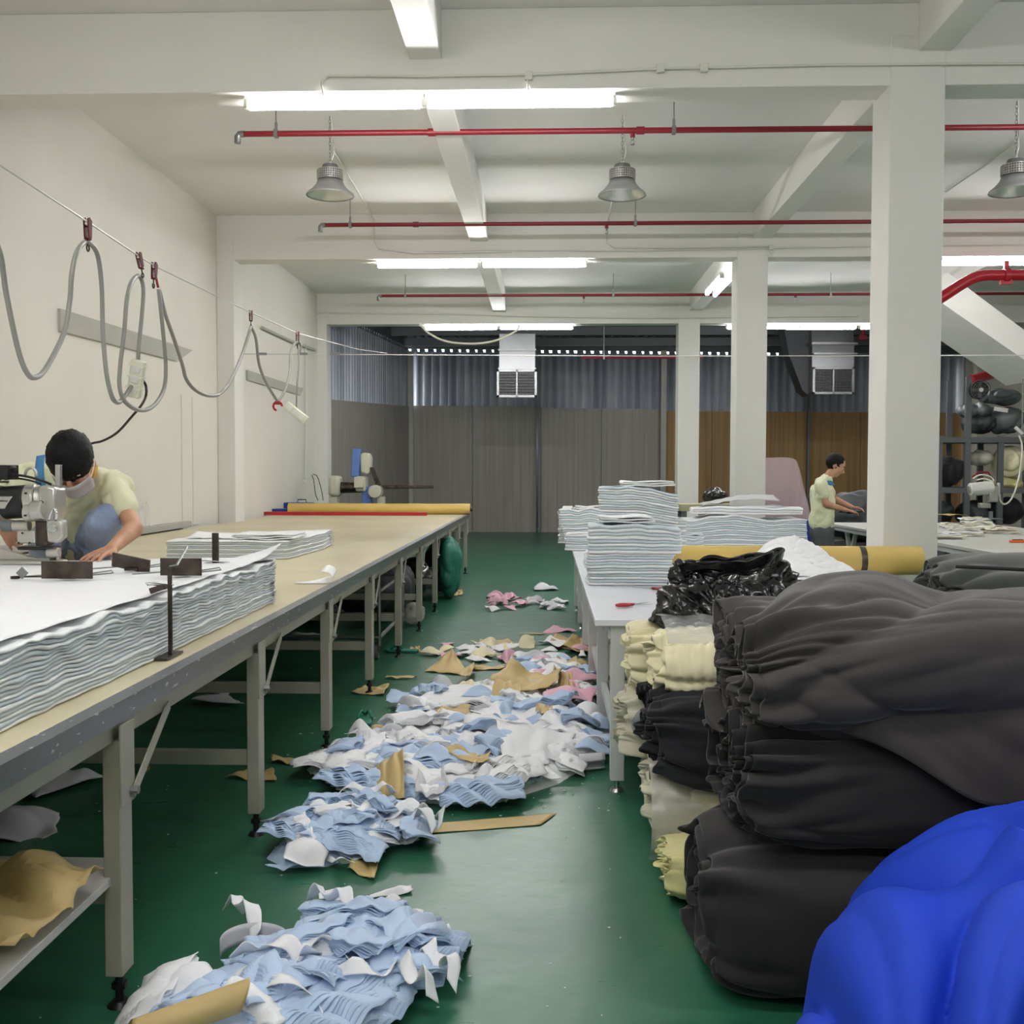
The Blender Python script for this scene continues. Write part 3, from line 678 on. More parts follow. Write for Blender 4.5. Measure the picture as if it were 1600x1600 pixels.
# small hand cutting machine at the wall
p = small(392, 14.15); t = thing('hand_cutter', p, 'small dark rotary cutter standing at the far wall corner of the table', 'cutting machine')
MB().cyl(p+V((-.05, 0, .07)), p+V((.12, 0, .07)), .05, n=18).build('motor', DKSTEEL, t); MB().box(p+V((.04, 0, .012)), (.22, .12, .02)).build('base_plate', STEEL, t, bevel=.004)
MB().tube([p+V((-.06, 0, .03)), p+V((-.07, 0, .2)), p+V((-.02, 0, .23)), p+V((.02, 0, .14))], .012).build('handle', BLACKM, t); MB().cyl(p+V((.13, 0, .06)), p+V((.15, 0, .06)), .045, n=18).build('blade_wheel', REDPIPE, t)
# bottles on the wall ledge
for k, (u, s, lb) in enumerate(((230, 1, 'tall clear empty plastic bottle on the ledge behind the squatting man'), (223, .85, 'thin clear container on the ledge, half hidden behind the taller bottle'))):
    y = 9.0-.12*k; q = ay(u, 800, y); q = V((XW+.045+.05*k, y, .861)); q = V((ax(u, 800, XW+.05).x, ax(u, 800, XW+.05).y, .861))
    t = thing('water_bottle', q, lb, 'bottle')
    MB().lathe([(0.001, 0), (.028, 0), (.031, .01), (.031, .10*s), (.029, .12*s), (.031, .14*s), (.028, .17*s), (.012, .20*s), (.011, .215*s)], q, 18).build('bottle_body', BOTTLE, t, 60)
    MB().cyl(q+V((0, 0, .214*s)), q+V((0, 0, .232*s)), .014, n=14).build('cap', WHITEM, t)

# ================================================================== BAND KNIFE MACHINE behind the table
y = 15.0; S_ = y/1620; q = lambda u, v: ay(u, v, y)
t = thing('band_knife_machine', q(590, 900), 'blue and cream band knife machine with a long dark arm behind the table end', 'cutting machine')
def pbox(m, u0, v0, u1, v1, d, dy=0): a, b = q(u0, v0), q(u1, v1); return m.bb((a.x, y+dy, b.z), (b.x, y+dy+d, a.z))
pbox(MB(), 513, 743, 531, 776, .3, -.05).build('wheel_guard', MCREAM, t, bevel=.05)
MB().cyl(q(528, 762)+V((0, .1, 0)), q(568, 762)+V((0, .1, 0)), .085, .07, 20).build('motor', DKSTEEL, t)
m = pbox(MB(), 557, 744, 572, 768, .3, -.1); m.build('gear_box', MCREAM, t, bevel=.03)
MB().prism([q(551, 701), q(563, 701), q(561, 745), q(548, 745)], (0, .12, 0)).build('column_guard', MBLUE, t, bevel=.01)
MB().prism([q(562, 710), q(567, 707), q(576, 708), q(579, 716), q(578, 738), q(574, 742), q(563, 738)], (0, .22, 0)).build('upper_guard', MCREAM, t, bevel=.03)
pbox(MB(), 556, 745, 571, 762, .12, -.16).build('control_box', MCREAM, t, bevel=.01)
pbox(MB(), 565, 760, 580, 810, .2, 0).build('lower_column', MBLUE, t, bevel=.01)
MB().cyl(q(587, 768)-V((0, .1, 0)), q(587, 768)+V((0, .12, 0)), .095, n=24).build('wheel_cover', MCREAM, t, bevel=.01)
MB().prism([q(596, 758), q(676, 758), q(677, 763), q(600, 764)], (0, .1, 0)).build('work_arm', DKSTEEL, t, bevel=.01)
MB().prism([q(578, 730), q(582, 730), q(594, 758), q(588, 762)], (0, .1, 0)).build('strut', DKSTEEL, t)
m = MB(); a = q(514, 776); b = q(600, 776); m.bb((a.x, y, 0), (a.x+.12, y+.15, a.z)); m.bb((a.x, y, .4), (b.x, y+.15, .48)); m.bb((b.x-.1, y, 0), (b.x, y+.15, a.z)); m.build('stand', MCREAM, t)
for pts, lb in (([(487, 742), (490, 750), (493, 772), (497, 782)], 'black cord hanging from the wall socket, straight one'), ([(489, 741), (496, 745), (502, 765), (505, 782)], 'black cord curving from the wall socket to the machine')):
    solo('power_cord', MB().tube(smooth([ay(u, v, 14.9) for u, v in pts], 4), .006, 6), BLACKCORD, lb, 'cord')

# ================================================================== UNDER THE TABLE
t = thing('cart', (-1.9, 8.3, 0), 'grey steel cart on small wheels under the cutting table', 'cart')
m = MB()
x0, x1, y0, y1 = -2.75, -1.22, 7.5, 8.75
fr = MB()
for z in (.16, .50):
    for a, b in (((x0, y0), (x1, y0)), ((x0, y1), (x1, y1)), ((x0, y0), (x0, y1)), ((x1, y0), (x1, y1))): fr.tube([(*a, z), (*b, z)], .016, 8)
fr.build('frame', STEEL, t)
for x, y in ((x0, y0), (x1, y0), (x1, y1), (x0, y1), (-1.6, y0)): MB().tube([(x, y, .1), (x, y, .58)], .014, 8).build('post', STEEL, t)
for x, y in ((x0+.02, y0), (x1-.02, y0), (x1-.02, y1)):
    w = MB().lathe([(.045, -.012), (.05, -.014), (.05, .014), (.045, .012)], (0, 0, 0), 20); w = MB().add([V((x+p.z, y+p.x, .052+p.y)) for p in w.v], w.f)
    wh = w.build('wheel', mat('caster_rubber', (170, 172, 168), .5) if False else BAGGREY, t)
    h = MB().cyl((x-.014, y, .052), (x+.014, y, .052), .014, n=12)
    for k in range(5): a = 2*pi*k/5; h.tube([(x, y, .052), (x, y+.045*cos(a), .052+.045*sin(a))], .006, 6)
    h.build('wheel_spokes', CHROME, wh)
def sack(name, c, r, m, label, cat='sack', wr=.03, ws=5, seed=0, extra=(), voxel=None, group=None):
    mb = MB(); c = V(c); mb.ball(c, r, 18, 12)
    for p, q in extra: mb.ball(c+V(p), q, 16, 10)
    o = melt(mb, name, m, voxel or max(.012, min(r)*.09), 3, None, wr, ws, seed); return tag(o, label, cat, group)
sack('fabric_sack', (-1.62, 9.6, .31), (.4, .5, .31), BAGDK, 'dark bulging sack on the floor under the far part of the cutting table', seed=1)
sack('fabric_sack', (-2.3, 9.7, .29), (.4, .5, .29), BAGDK, 'dark sack deep in shade beside the cart', seed=2)
sack('fabric_sack', (-1.42, 10.5, .25), (.3, .36, .25), BAGBLACK, 'shiny black bag under the cutting table by the green drape', seed=3, extra=(((.14, .1, -.06), (.16, .2, .16)),))
sack('fabric_sack', (-1.05, 11.2, .34), (.13, .3, .34), TEAL, 'teal green cloth bundle hanging beside the farthest table leg', seed=4)
sack('fabric_sack', (-1.2, 11.8, .3), (.2, .35, .3), BAGDK, 'black sack behind the teal bundle', seed=5)
sack('plastic_bag', (-1.18, 9.2, .1), (.09, .12, .1), CLEARW, 'crumpled clear plastic bag by the table leg and cart wheel', 'bag', seed=6, wr=.02, ws=12)

# ================================================================== CLAMP WEIGHTS on the big lay
zl = ztop+.006
def weight(u, v, lab, tilt=0, w=.17, h=.062, roll=0):
    p = az(u, v, zl); 
    t = thing('lay_weight', p, lab, 'clamp weight')
    R_ = Matrix.Rotation(tilt, 3, 'Y') @ Matrix.Rotation(roll, 3, 'X')
    MB().box(p+V((0, 0, h/2+.004)), (w, .008, h), R_).build('weight_plate', DKSTEEL, t, bevel=.001)
    MB().tube([p+V((-w*.5-.11, .02, .006)), p+V((-w*.4, .01, .016)), p+V((w*.4, .012, .02)), p+V((w*.5+.06, .012, .032)), p+V((w*.5+.06, .03, .022)), p+V((w*.3, .03, .012))], .0028, 6).build('wire_frame', STEEL, t)
    MB().box(p+V((0, .02, .008)), (w*.35, .05, .010)).build('jaw', DKSTEEL, t, bevel=.002)
    return t
weight(105, 906, 'dark steel clamp plate on the lay, nearest the cutting machine', w=.178, h=.06)
weight(205, 893, 'light grey clamp plate tilted on the lay by the man\'s hand', tilt=.2, w=.145, h=.055, roll=.3)
weight(283, 901, 'dark steel clamp plate on the lay next to the upright bars', w=.148, h=.062)
p = az(35, 905, zl); t = thing('spring_clip', p, 'small bright diamond-shaped clip lying by the machine base', 'clip')
MB().box(p+V((0, 0, .022)), (.03, .006, .03), Matrix.Rotation(.78, 3, 'Y')).build('clip_plate', STEEL, t); MB().tube([p+V((-.03, 0, .004)), p+V((0, 0, .008)), p+V((.09, .0, .01))], .003, 6).build('wire_frame', DKSTEEL, t); MB().box(p+V((-.025, 0, .006)), (.024, .02, .01)).build('clip_foot', DKSTEEL, t)
# upright bars
p = az(252, 1027, HT); p.x = X1+.035
t = thing('lay_clamp', p, 'tall dark steel clamp bar hooked over the edge of the big lay', 'clamp')
zt1 = 1.37-(888-737)/1620*p.y
MB().box((p.x, p.y, (HT+zt1)/2), (.012, .012, zt1-HT)).build('upright_bar', DKSTEEL, t, bevel=.002)
MB().box((p.x-.01, p.y, HT+.006), (.05, .14, .006)).build('foot_plate', DKSTEEL, t)
MB().tube([(p.x, p.y, zt1), (p.x+.015, p.y+.02, zt1+.003), (p.x-.05, p.y+.3, zt1+.04)], .004, 6).build('hook_wire', STEEL, t)
m = MB().box((p.x-.035, p.y, ztop+.018), (.05, .03, .018), Matrix.Rotation(-.3, 3, 'Y')); m.build('clip_jaw', DKSTEEL, t, bevel=.002)
MB().tube([(p.x+.012, p.y, ztop+.03), (p.x-.05, p.y, ztop+.036), (p.x-.075, p.y, ztop+.034), (p.x-.075, p.y+.015, ztop+.026), (p.x-.02, p.y+.01, ztop+.028)], .003, 6).build('spring_wire', CHROME, t)
p = az(337, 890, HT+.17); zt2 = 1.37-(834-737)/1620*p.y
t = thing('lay_clamp', p, 'upright brown steel bar standing at the far edge of the big lay', 'clamp')
zb_ = HT+.0108*17+.008
MB().box((p.x, p.y, (zb_+zt2)/2), (.026, .014, zt2-zb_)).build('upright_bar', DKSTEEL, t, bevel=.002)
MB().box((p.x, p.y, zb_+.004), (.09, .05, .007)).build('foot_plate', DKSTEEL, t, bevel=.002)
MB().tube([(p.x+.06, p.y, zb_+.008), (p.x-.07, p.y-.02, zb_+.02)], .003, 6).build('hook_wire', STEEL, t)

# ================================================================== TROLLEY WIRE, CARRIERS, CABLE LOOPS
XW2 = -1.78
wp = [ax(u, v, XW2) for u, v in ((-320, 60), (0, 258), (137, 347), (218, 401), (243, 416), (391, 488), (465, 521), (560, 546))]+[ay(605, 552, 12.6)]
t = thing('trolley_wire', wp[-1], 'pale wire running over the cutting table that carries the red cable trolleys', 'wire')
MB().tube(wp, .0035, 6).build('wire_run', WIRE, t)
def trolley(u, v, label, s=1.0, tilt=0):
    s *= .68
    p = ax(u, v, XW2); t = thing('cable_trolley', p, label, 'trolley'); R_ = Matrix.Rotation(tilt, 3, 'X')
    f_ = lambda x, y, z: p+R_ @ V((x*s, y*s, z*s))
    for k in (-1, 1):
        MB().prism([f_(k*.009, -.028, .045), f_(k*.009, .0, .055), f_(k*.009, .028, .04), f_(k*.009, .022, -.06), f_(k*.009, -.02, -.06)], R_ @ V((k*.007*s, 0, 0))).build('side_plate', REDTROL, t, bevel=.002)
    MB().cyl(f_(-.012, 0, .02), f_(.012, 0, .02), .02*s, n=14).build('pulley_wheel', CHROME, t)
    MB().box(f_(0, 0, -.066), (.03*s, .04*s, .012*s)).build('cross_block', REDTROL, t, bevel=.002)
    m = MB().tube([f_(0, 0, -.07), f_(0, 0, -.1)], .005*s, 6)
    m.tube([f_(.0+.016*sin(a)*0, .016*sin(a), -.118+.018*cos(a)) for a in [k*pi/5 for k in range(11)]], .005*s, 6); m.build('hook', DKSTEEL, t)
    return p
trolley(137, 355, 'red cable trolley closest to the camera on the overhead wire')
trolley(218, 405, 'tilted red cable trolley carrying the loop with the socket strip', .9, .5)
trolley(241, 421, 'red cable trolley with a long red rod, beside the tilted one', .95, -.15)
trolley(392, 492, 'small red cable trolley, first beyond the wall pilaster', .8)
trolley(465, 525, 'small red cable trolley, farthest on the overhead wire', .95)
m = MB().tube([ax(243, 430, XW2), ax(247, 449, XW2)], .006, 6); solo('trolley_rod', m, REDBIG, 'thin red rod hanging from the third cable trolley', 'rod')
def loop(pts, r, label, m=HOSE, name='looped_cable', cat='cable'):
    o = []
    for i, (u, v) in enumerate(pts):
        p = ax(u, v, XW2+.012*sin(i*1.3)); o.append(p)
    return solo(name, MB().tube(smooth(o, 5), r, 8), m, label, cat, ang=180)
loop([(-60, 330), (-20, 360), (0, 395), (10, 460), (28, 545), (42, 582), (55, 590), (72, 575), (100, 520), (109, 470), (112, 430), (119, 397), (129, 381), (137, 378)], .0095, 'thick grey cable loop nearest the camera, hung from the first trolley')
loop([(137, 378), (147, 387), (154, 405), (159, 450), (161, 520), (166, 580), (174, 617), (183, 629), (192, 623), (205, 604)], .0095, 'thick grey cable from the first trolley down to the socket strip')
loop([(215, 577), (217, 540), (222, 490), (224, 450), (217, 431), (205, 442), (198, 470), (194, 520), (188, 570), (187, 605), (196, 628), (218, 641), (240, 634), (256, 608), (259, 570), (254, 510), (248, 452)], .0095, 'grey cable loop through the tilted trolley and under the socket strip')
loop([(249, 452), (258, 490), (272, 530), (285, 570), (291, 592), (305, 609), (325, 618), (345, 614), (363, 590), (380, 550), (392, 510)], .0095, 'long shallow grey cable loop beyond the socket strip')
loop([(393, 510), (400, 530), (404, 565), (412, 590), (424, 612), (434, 628)], .0095, 'thin grey cable down to the small red hook')
loop([(434, 628), (446, 608), (453, 580), (454, 555), (459, 539), (466, 534), (470, 541), (468, 550)], .0095, 'grey cable rising from the small red hook to the last trolley')
loop([(466, 536), (467, 570), (464, 605), (463, 640)], .006, 'thin cord holding the farthest hanging socket box')
p = ax(434, 630, XW2); t = thing('cable_hook', p, 'small red hook hanging at the bottom of a cable loop by the wall', 'hook')
MB().box(p, (.03, .05, .02)).build('hook_plate', REDBIG, t); m = MB().tube([p+V((.03*cos(a), 0, -.02+.03*sin(a))) for a in [k*pi/5 for k in range(8)]], .008, 6); m.build('hook', REDBIG, t)
# socket strips
def strip(u, v, L, w, rot, label, wrap=True):
    p = ax(u, v, XW2); t = thing('socket_strip', p, label, 'power strip'); R_ = rot
    MB().box(p, (w, .035, L), R_).build('strip_body', PSTRIP, t, bevel=.006)
    for k in (-1, 0, 1):
        MB().box(p+R_ @ V((0, -.019, k*L*.28)), (w*.6, .006, L*.2), R_).build('socket', WHITEM, t, bevel=.002)
        if wrap: MB().box(p+R_ @ V((0, 0, k*L*.3+.01)), (w*1.12, .046, .008), R_).build('tie', WHITECORD, t)
strip(213, 592, .165, .06, Matrix.Rotation(.25, 3, 'Y') @ Matrix.Rotation(.2, 3, 'X'), 'cream socket strip tied into the cable loops above the man')
strip(463, 645, .19, .06, Matrix.Rotation(-.9, 3, 'Y'), 'cream socket box hanging from the farthest trolley near the wall', False)
pl = ax(228, 603, XW2)
solo('machine_cord', MB().tube(smooth([ax(222, 592, XW2), pl, ax(228, 618, XW2+.01), ay(221, 633, 4.75), ay(205, 652, 4.85), ay(183, 676, 4.95), ay(160, 689, 5.02), ay(140, 694, 5.06), ay(100, 712, 5.06), ay(60, 742, 5.0), ay(25, 752, 4.8), ay(-10, 752, 4.5), ay(2, 748, 4.38)], 5), .006, 8), BLACKCORD, 'black power cord from the socket strip down behind the man\'s head', 'cord')
# ================================================================== WHITE WORK TABLE
HR = .748; XL, XT = .206, 2.08; YR0, YR1 = 4.37, 10.4
t = thing('work_table', (1.1, 7.4, 0), 'long white-topped work table with white steel legs beside the column', 'table')
MB().bb((XL, YR0, HR-.028), (XT, YR1, HR)).build('tabletop', WHITELAM, t, bevel=.003)
MB().bb((XL+.06, YR0+.05, HR-.09), (XL+.10, YR1-.05, HR-.03)).build('apron_rail', WHITEPAINT, t)
MB().bb((XT-.1, YR0+.05, HR-.09), (XT-.06, YR1-.05, HR-.03)).build('apron_rail', WHITEPAINT, t)
for k in range(6):
    y = YR0+.06+k*1.16 if k < 6 else YR1
    for x in (XL+.1, XT-.1):
        l = MB().bb((x-.03, y-.03, .05), (x+.03, y+.03, HR-.03)).build('leg', WHITEPAINT, t, bevel=.003)
        m = MB().cyl((x, y, 0), (x, y, .05), .012, n=10); m.cyl((x, y, 0), (x, y, .014), .032, .024, 16); m.build('levelling_foot', CHROME, l)
    MB().bb((XL+.1, y-.02, .20), (XT-.1, y+.02, .24)).build('stretcher', WHITEPAINT, t)
    m = MB().bb((XL+.12, y-.015, HR-.16), (XT-.12, y+.015, HR-.03)); m.build('end_panel', WHITELAM, t)
    if k < 5:
        MB().bb((XL+.09, y+.03, .20), (XL+.12, y+1.13, .24)).build('stretcher', WHITEPAINT, t)
        MB().bb((XL+.13, y+.06, .24), (XT-.13, y+1.1, .258)).build('lower_shelf', BOARD, t)

# kraft roll across it
y = 6.36; r = .087; xa, xb = ay(926, 870, y).x, ay(1446, 870, y-r).x
t = thing('kraft_paper_roll', (xa, y, HR), 'thick golden kraft paper roll lying across the white table, ending at the big column', 'paper roll')
MB().grid(lambda u, v: V((xa+(xb-xa)*u, y+r*cos(2*pi*v), HR+r+.002+r*sin(2*pi*v))), 40, 36).build('paper', KRAFTROLL, t, 180)
m = MB(); m.ringloft([[V((x, y+q*cos(a), HR+r+.002+q*sin(a))) for a in [2*pi*j/36 for j in range(36)]] for x, q in ((xa, r), (xa+.002, .035), (xa+.05, .03))], False); m.ringloft([[V((x, y+q*cos(a), HR+r+.002+q*sin(a))) for a in [2*pi*j/36 for j in range(36)]] for x, q in ((xb, r), (xb-.002, .035), (xb-.05, .03))], False)
m.build('rolled_end', KRAFT, t)
xs_ = ay(1352, 870, y-r).x
MB().ringloft([[V((x, y+(r+.0015)*cos(a), HR+r+.002+(r+.0015)*sin(a))) for a in [2*pi*j/36 for j in range(36)]] for x in (xs_-.018, xs_+.018)], False).build('binding_tape', DKSTEEL, t)

# ---- stacks of striped cloth
def hump(cx, w, h, h2=0, cy=0): return lambda p, g: h*g*cos(min(1.4, abs(p.x-cx)/w))+h2*g*nz(p.x*4, p.y*4, 7)
def st(label, u0, u1, yf, d, z0, th, n, seed, arch=None, amp=.004, skew=0, k=9, shift=None, u0b=None):
    a, b = ay(u0, 850, yf), ay(u1, 850, yf)
    return lay('fabric_stack', [(a.x, yf), (b.x, yf), (b.x+skew, yf+d), (a.x+skew, yf+d)], z0, th, n, label, amp=amp, k=k, step=.022, jit=.007, seed=seed, arch=arch, shift=shift)
SF = lambda g: V((.012*sin(g*7), 0, 0))
st('striped cloth stack nearest the scissors, lower bundle with a flat front', 918, 1056, 5.68, .34, HR+.001, .0135, 11, 1, hump(.5, .5, .03), .003, shift=SF)
st('striped cloth stack nearest the scissors, upper bundle under a folded end', 918, 1066, 5.66, .36, HR+.001+.0135*11+.028, .0135, 8, 2, hump(.42, .35, .05), .006, .02)
zf = HR+.15+.028+.11+.055
g = ay(935, 840, 5.7).x
folded('folded_cloth', g, g+.30, 5.70, 5.98, zf, 3, 'folded striped piece topping the bundle nearest the scissors', m=PLYW)
st('tall striped cloth tower, bottom bundle behind the scissors stack', 938, 1072, 7.2, .4, HR+.001, .0145, 17, 3, hump(.65, .5, .06), .005, .03)
z2 = HR+.001+.0145*17+.062
st('tall striped cloth tower, arched upper bundle drooping on the column side', 935, 1060, 7.18, .42, z2, .0145, 12, 4, lambda p, g: .04*g*cos(min(1.5, abs(p.x-.5)/.3)) - .05*max(0, p.x-.62)*3*(1-g*.5), .006, .03)
z3 = z2+.0145*12+.045
g = ay(972, 750, 7.2).x
folded('folded_cloth', g, g+.36, 7.22, 7.5, z3-.005, 3, 'folded striped piece on the very top of the tall tower', m=PLYW)
st('pale striped bundle low on the aisle edge of the white table', 882, 940, 8.2, .4, HR+.001, .0145, 9, 6, None, .006, .03)
st('cream-white cloth bundle at the aisle edge behind the tall tower', 872, 945, 9.0, .5, HR+.001, .017, 15, 5, hump(.3, .3, .05), .012, .05)
g = ay(898, 770, 8.9).x
folded('folded_cloth', g, g+.25, 9.05, 9.3, HR+.017*15+.045, 2, 'small rolled piece atop the cream-white bundle', m=PLYW)
a = ay(868, 800, 9.1)
solo('trailing_cloth', MB().grid(lambda u, v: V((a.x+.02+.08*u, 8.9+.25*v+.02*nz(u*9, v*3), HR+.27-.33*v*0-.30*u+.02*nz(u*7, v*6))), 16, 12), IVORY, 'yellowish ragged cloth edge hanging at the aisle side of the cream bundle', 'cloth', solid=.003)
st('wide low striped bundle by the middle column, with a dip in its front', 1072, 1262, 8.85, .5, HR+.001, .0155, 13, 8, lambda p, g: .035*g*(1-abs(p.x-1.6)/.5)+(.028*g*abs(sin((p.x-1.25)*5))), .006, .0)
a = ay(1085, 790, 8.85)
z4 = HR+.0155*13+.062
lay('folded_cloth', [(a.x, 8.9), (a.x+.93, 8.88), (a.x+.9, 9.3), (a.x+.02, 9.32)], z4, .022, 3, 'soft white folded cloth on the wide low bundle', amp=.014, k=4, step=.03, seed=12, arch=lambda p, g: -.02*g*abs(p.x-a.x-.4), mats=(WHITEC, PLYW), cat='folded cloth')
solo('gauze_sheet', MB().grid(lambda u, v: V((a.x+.1+.66*u, 9.0+.3*v, z4+.077+.05*sin(u*2.4)*1+.05*v*u+.012*nz(u*8, v*5))), 30, 12), mat('grey_white_gauze', (205, 206, 208), .8), 'thin greyish gauze laid loosely on top of the wide bundle', 'sheet', solid=.003)
st('narrow striped bundle against the near end of the wide one', 1068, 1100, 8.35, .35, HR+.001, .014, 8, 10, None, .01, .03)
# white cloth heap, long soft curved layers
yh = 5.25; a, b = ay(1130, 900, yh), ay(1440, 900, yh)
t = thing('cloth_heap', ((a.x+b.x)/2, yh, HR), 'mound of soft white cloth layers between the black bag and kraft roll', 'cloth pile')
cxh, wd = (a.x+b.x)/2, (b.x-a.x)/2
for l in range(11):
    s = 1-l*.055; off = -.10+.012*l
    def hf(u, v, l=l, s=s):
        x = -1+2*u; xx = cxh+x*wd*s*(1-.0*v)-.04*(l % 3-1)*.3; y_ = yh+.032*l+.40*v*s+.10*x*x+.03*nz(u*5, l*1.7)+.025*l
        e = max(0, 1-x*x)**.5; q = min(1, v*3.2)**.5*(1-max(0, v-.6)*.8)
        z = HR+.004+(.02+.0215*l)*e*(.72+.28*q)+.016*e*abs(sin(v*24+x*3+3*nz(x*2, v*2)))**.6+.02*e*nz(u*7+l*.3, v*4, 2)+.012*rid(u*16, v*2+l*.5)*e
        return V((xx, y_, z))
    MB().grid(hf, 70, 14).build('cloth_layer', WHITEC, t, 180, solid=.006)

# scissors
def scissors(p, rot, label, m, s=1):
    t = thing('scissors', p, label, 'scissors'); R_ = Matrix.Rotation(rot, 3, 'Z'); f_ = lambda x, y, z: p+R_ @ V((x*s, y*s, z*s))
    for k, ang in ((1, .16), (-1, -.16)):
        A_ = Matrix.Rotation(ang, 3, 'Z'); g_ = lambda x, y, z: f_(*(A_ @ V((x, y, z))))
        MB().prism([g_(0, -.008, .006+k*.002), g_(.10, 0, .006+k*.002), g_(0, .009, .006+k*.002)], (0, 0, .003)).build('blade', CHROME, t)
        m_ = MB().tube([g_(-.005, 0, .008), g_(-.03, k*.004, .009)], .007*s, 8)
        m_.tube([g_(-.06-.033*cos(a_), k*.012+.02*sin(a_), .009) for a_ in [j*pi/7+pi for j in range(15)]], .0065*s, 8); m_.build('handle', m, t, 60)
    MB().cyl(f_(0, 0, .004), f_(0, 0, .014), .006*s, n=10).build('pivot_screw', STEEL, t)
p = az(990, 947, HR+.002); scissors(p, .55, 'red-taped scissors lying open near the corner of the white table', RED, 1.0)
p = az(1018, 922, HR+.002); scissors(p, 2.6, 'scissors with dark red and black grips tucked against the black bag', REDPIPE, 1.1)

# ================================================================== BUNDLES ON THE FLOOR
def fold(x, s, ang, k, seed, st_=.2, wa=None):
    wa = min(.2, .5/k) if wa is None else wa
    wx = x+wa*nz(x*2.1, s*2.1, seed); ws = s+wa*nz(x*2.1+7, s*2.1, seed)
    return rid((-wx*sin(ang)+ws*cos(ang))*k, (wx*cos(ang)+ws*sin(ang))*k*st_, seed)
def bundle(name, x0, x1, yc, zc, ry, rz, m, label, ang=.4, amp=.05, k=4, seed=0, ex=2.8, layers=5, endamp=.05, capamp=.05, nu=130, na=170, extra=None, ruff=7, zmin=.004, cat='fabric roll', droop=None, mcap=None, fine=.3, group=None):
    t = thing(name, (x0, yc, max(0, zc-rz)), label, cat, group)
    def pt(x, j, r=1.0, cap=False):
        a = -pi/2+2*pi*j/na; c_, s_ = cos(a), sin(a)
        sg = lambda q: (abs(q)**(2/ex))*(1 if q > 0 else -1)
        per = a*(ry+rz)/2; dx = max(0, x-x0)
        d = amp*(fold(x, per, ang, k, seed)-.2)*1.3*min(1, .4+dx*4)+amp*fine*(fold(x, per, ang+.3, k*2.6, seed+4)-.2)
        d += endamp*math.exp(-dx/.13)*(rid(a*ruff*.32, x*3, seed+2)-.25)*1.6
        sh = 1-.16*math.exp(-dx/.05)
        if extra: d += extra(x, a, per)
        y = yc+sg(c_)*ry*sh*r+c_*d*r; z = zc+sg(s_)*rz*sh*r+s_*d*r
        if droop: z += droop(x, y)
        return V((x, y, max(zmin, z)))
    nx = [x0+(x1-x0)*(i/nu)**1.25 for i in range(nu+1)]
    rings = [[pt(x, j) for j in range(na)] for x in nx]
    b = MB().ringloft(rings, False); b.build('cloth_wrap', m, t, 180)
    cr = []; nc = 8*layers
    for i in range(nc+1):
        r = 1-i/nc; ring = []
        for j in range(na):
            p = pt(x0, j, max(r, .01), True); a = 2*pi*j/na
            q = capamp*(rid(r*layers*.9+1.0*nz(cos(a)*1.6, sin(a)*1.6, seed), nz(cos(a), sin(a), seed)*1.2, seed)*2.2-.35)
            p.x = x0-q*min(1, i/3)+.03*(1-r)*0; ring.append(p)
        cr.append(ring)
    MB().ringloft(cr, False).build('folded_end', mcap or m, t, 180)
    return t
# bundles nearest the camera
Xc = lambda u, v, y: ay(u, v, y).x
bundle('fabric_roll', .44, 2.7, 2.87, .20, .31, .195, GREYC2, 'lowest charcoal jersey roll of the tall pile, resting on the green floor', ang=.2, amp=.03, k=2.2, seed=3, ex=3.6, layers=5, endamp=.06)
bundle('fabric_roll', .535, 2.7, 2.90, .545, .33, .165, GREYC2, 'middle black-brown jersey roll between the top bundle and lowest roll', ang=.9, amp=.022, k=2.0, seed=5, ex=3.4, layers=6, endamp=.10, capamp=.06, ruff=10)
def cusp(t_, p=.6): return abs(sin(t_))**p
def pl2(x, a, s): return .015*cusp(x*84+2.2*nz(x*4, s*2.5, 1), .7)*(.6+.8*nz(x*2, s*2, 4)**2*4)
def pl1(x, a, s): return .024*cusp(s*62+1.4*nz(x*5, s*4, 2), .7)
def tx(x, a, s):
    dx, ds = x-.42, s-.60; ph = atan2(ds, dx); dd = sqrt(dx*dx+ds*ds)
    rad = .040*cusp(ph*4.6+1.3*nz(x*1.6, s*2.2, 9)+.6, .55)*min(1, max(0, dd-.12)*3)*math.exp(-dx*.5)
    # the loose outer wrap sags over the front in a point
    return .03*math.exp(-((x-1.0)/.25)**2)*max(0, -cos(a))+rad-.02
t = bundle('fabric_roll', .55, 2.7, 2.93, .85, .36, .165, GREYC, 'huge charcoal jersey bundle topping the pile, swept by long folds', ang=-.55, amp=.08, k=3.1, seed=11, ex=2.7, layers=6, endamp=.12, capamp=.07, ruff=11, nu=190, na=230, extra=tx, droop=lambda x, y: .02*sin(min(1, max(0, (x-.55)/1.0))*pi*.5)-.03*math.exp(-max(0, x-.55)/.12))
# loose flap of the top bundle hanging down its front
def flap(u, v):
    x = .62+1.5*u; top = V((x, 2.60-.00*u, .95)); L = (.15+.16*math.exp(-((u-.27)/.16)**2)+.08*u)
    y = 2.60-.05*sin(v*pi*.5)-.045*rid(u*5+v*1.2, v*.8, 3)-.03*fold(x, v, 1.0, 5, 8); z = .93-(L+.05)*v*1.0+.02*nz(u*3, v, 4)
    y += .11*math.exp(-u/.07)
    return V((x+.10*v*(1-u), y, z))
MB().grid(flap, 90, 30).build('loose_flap', GREYC, t, 180, solid=.005)
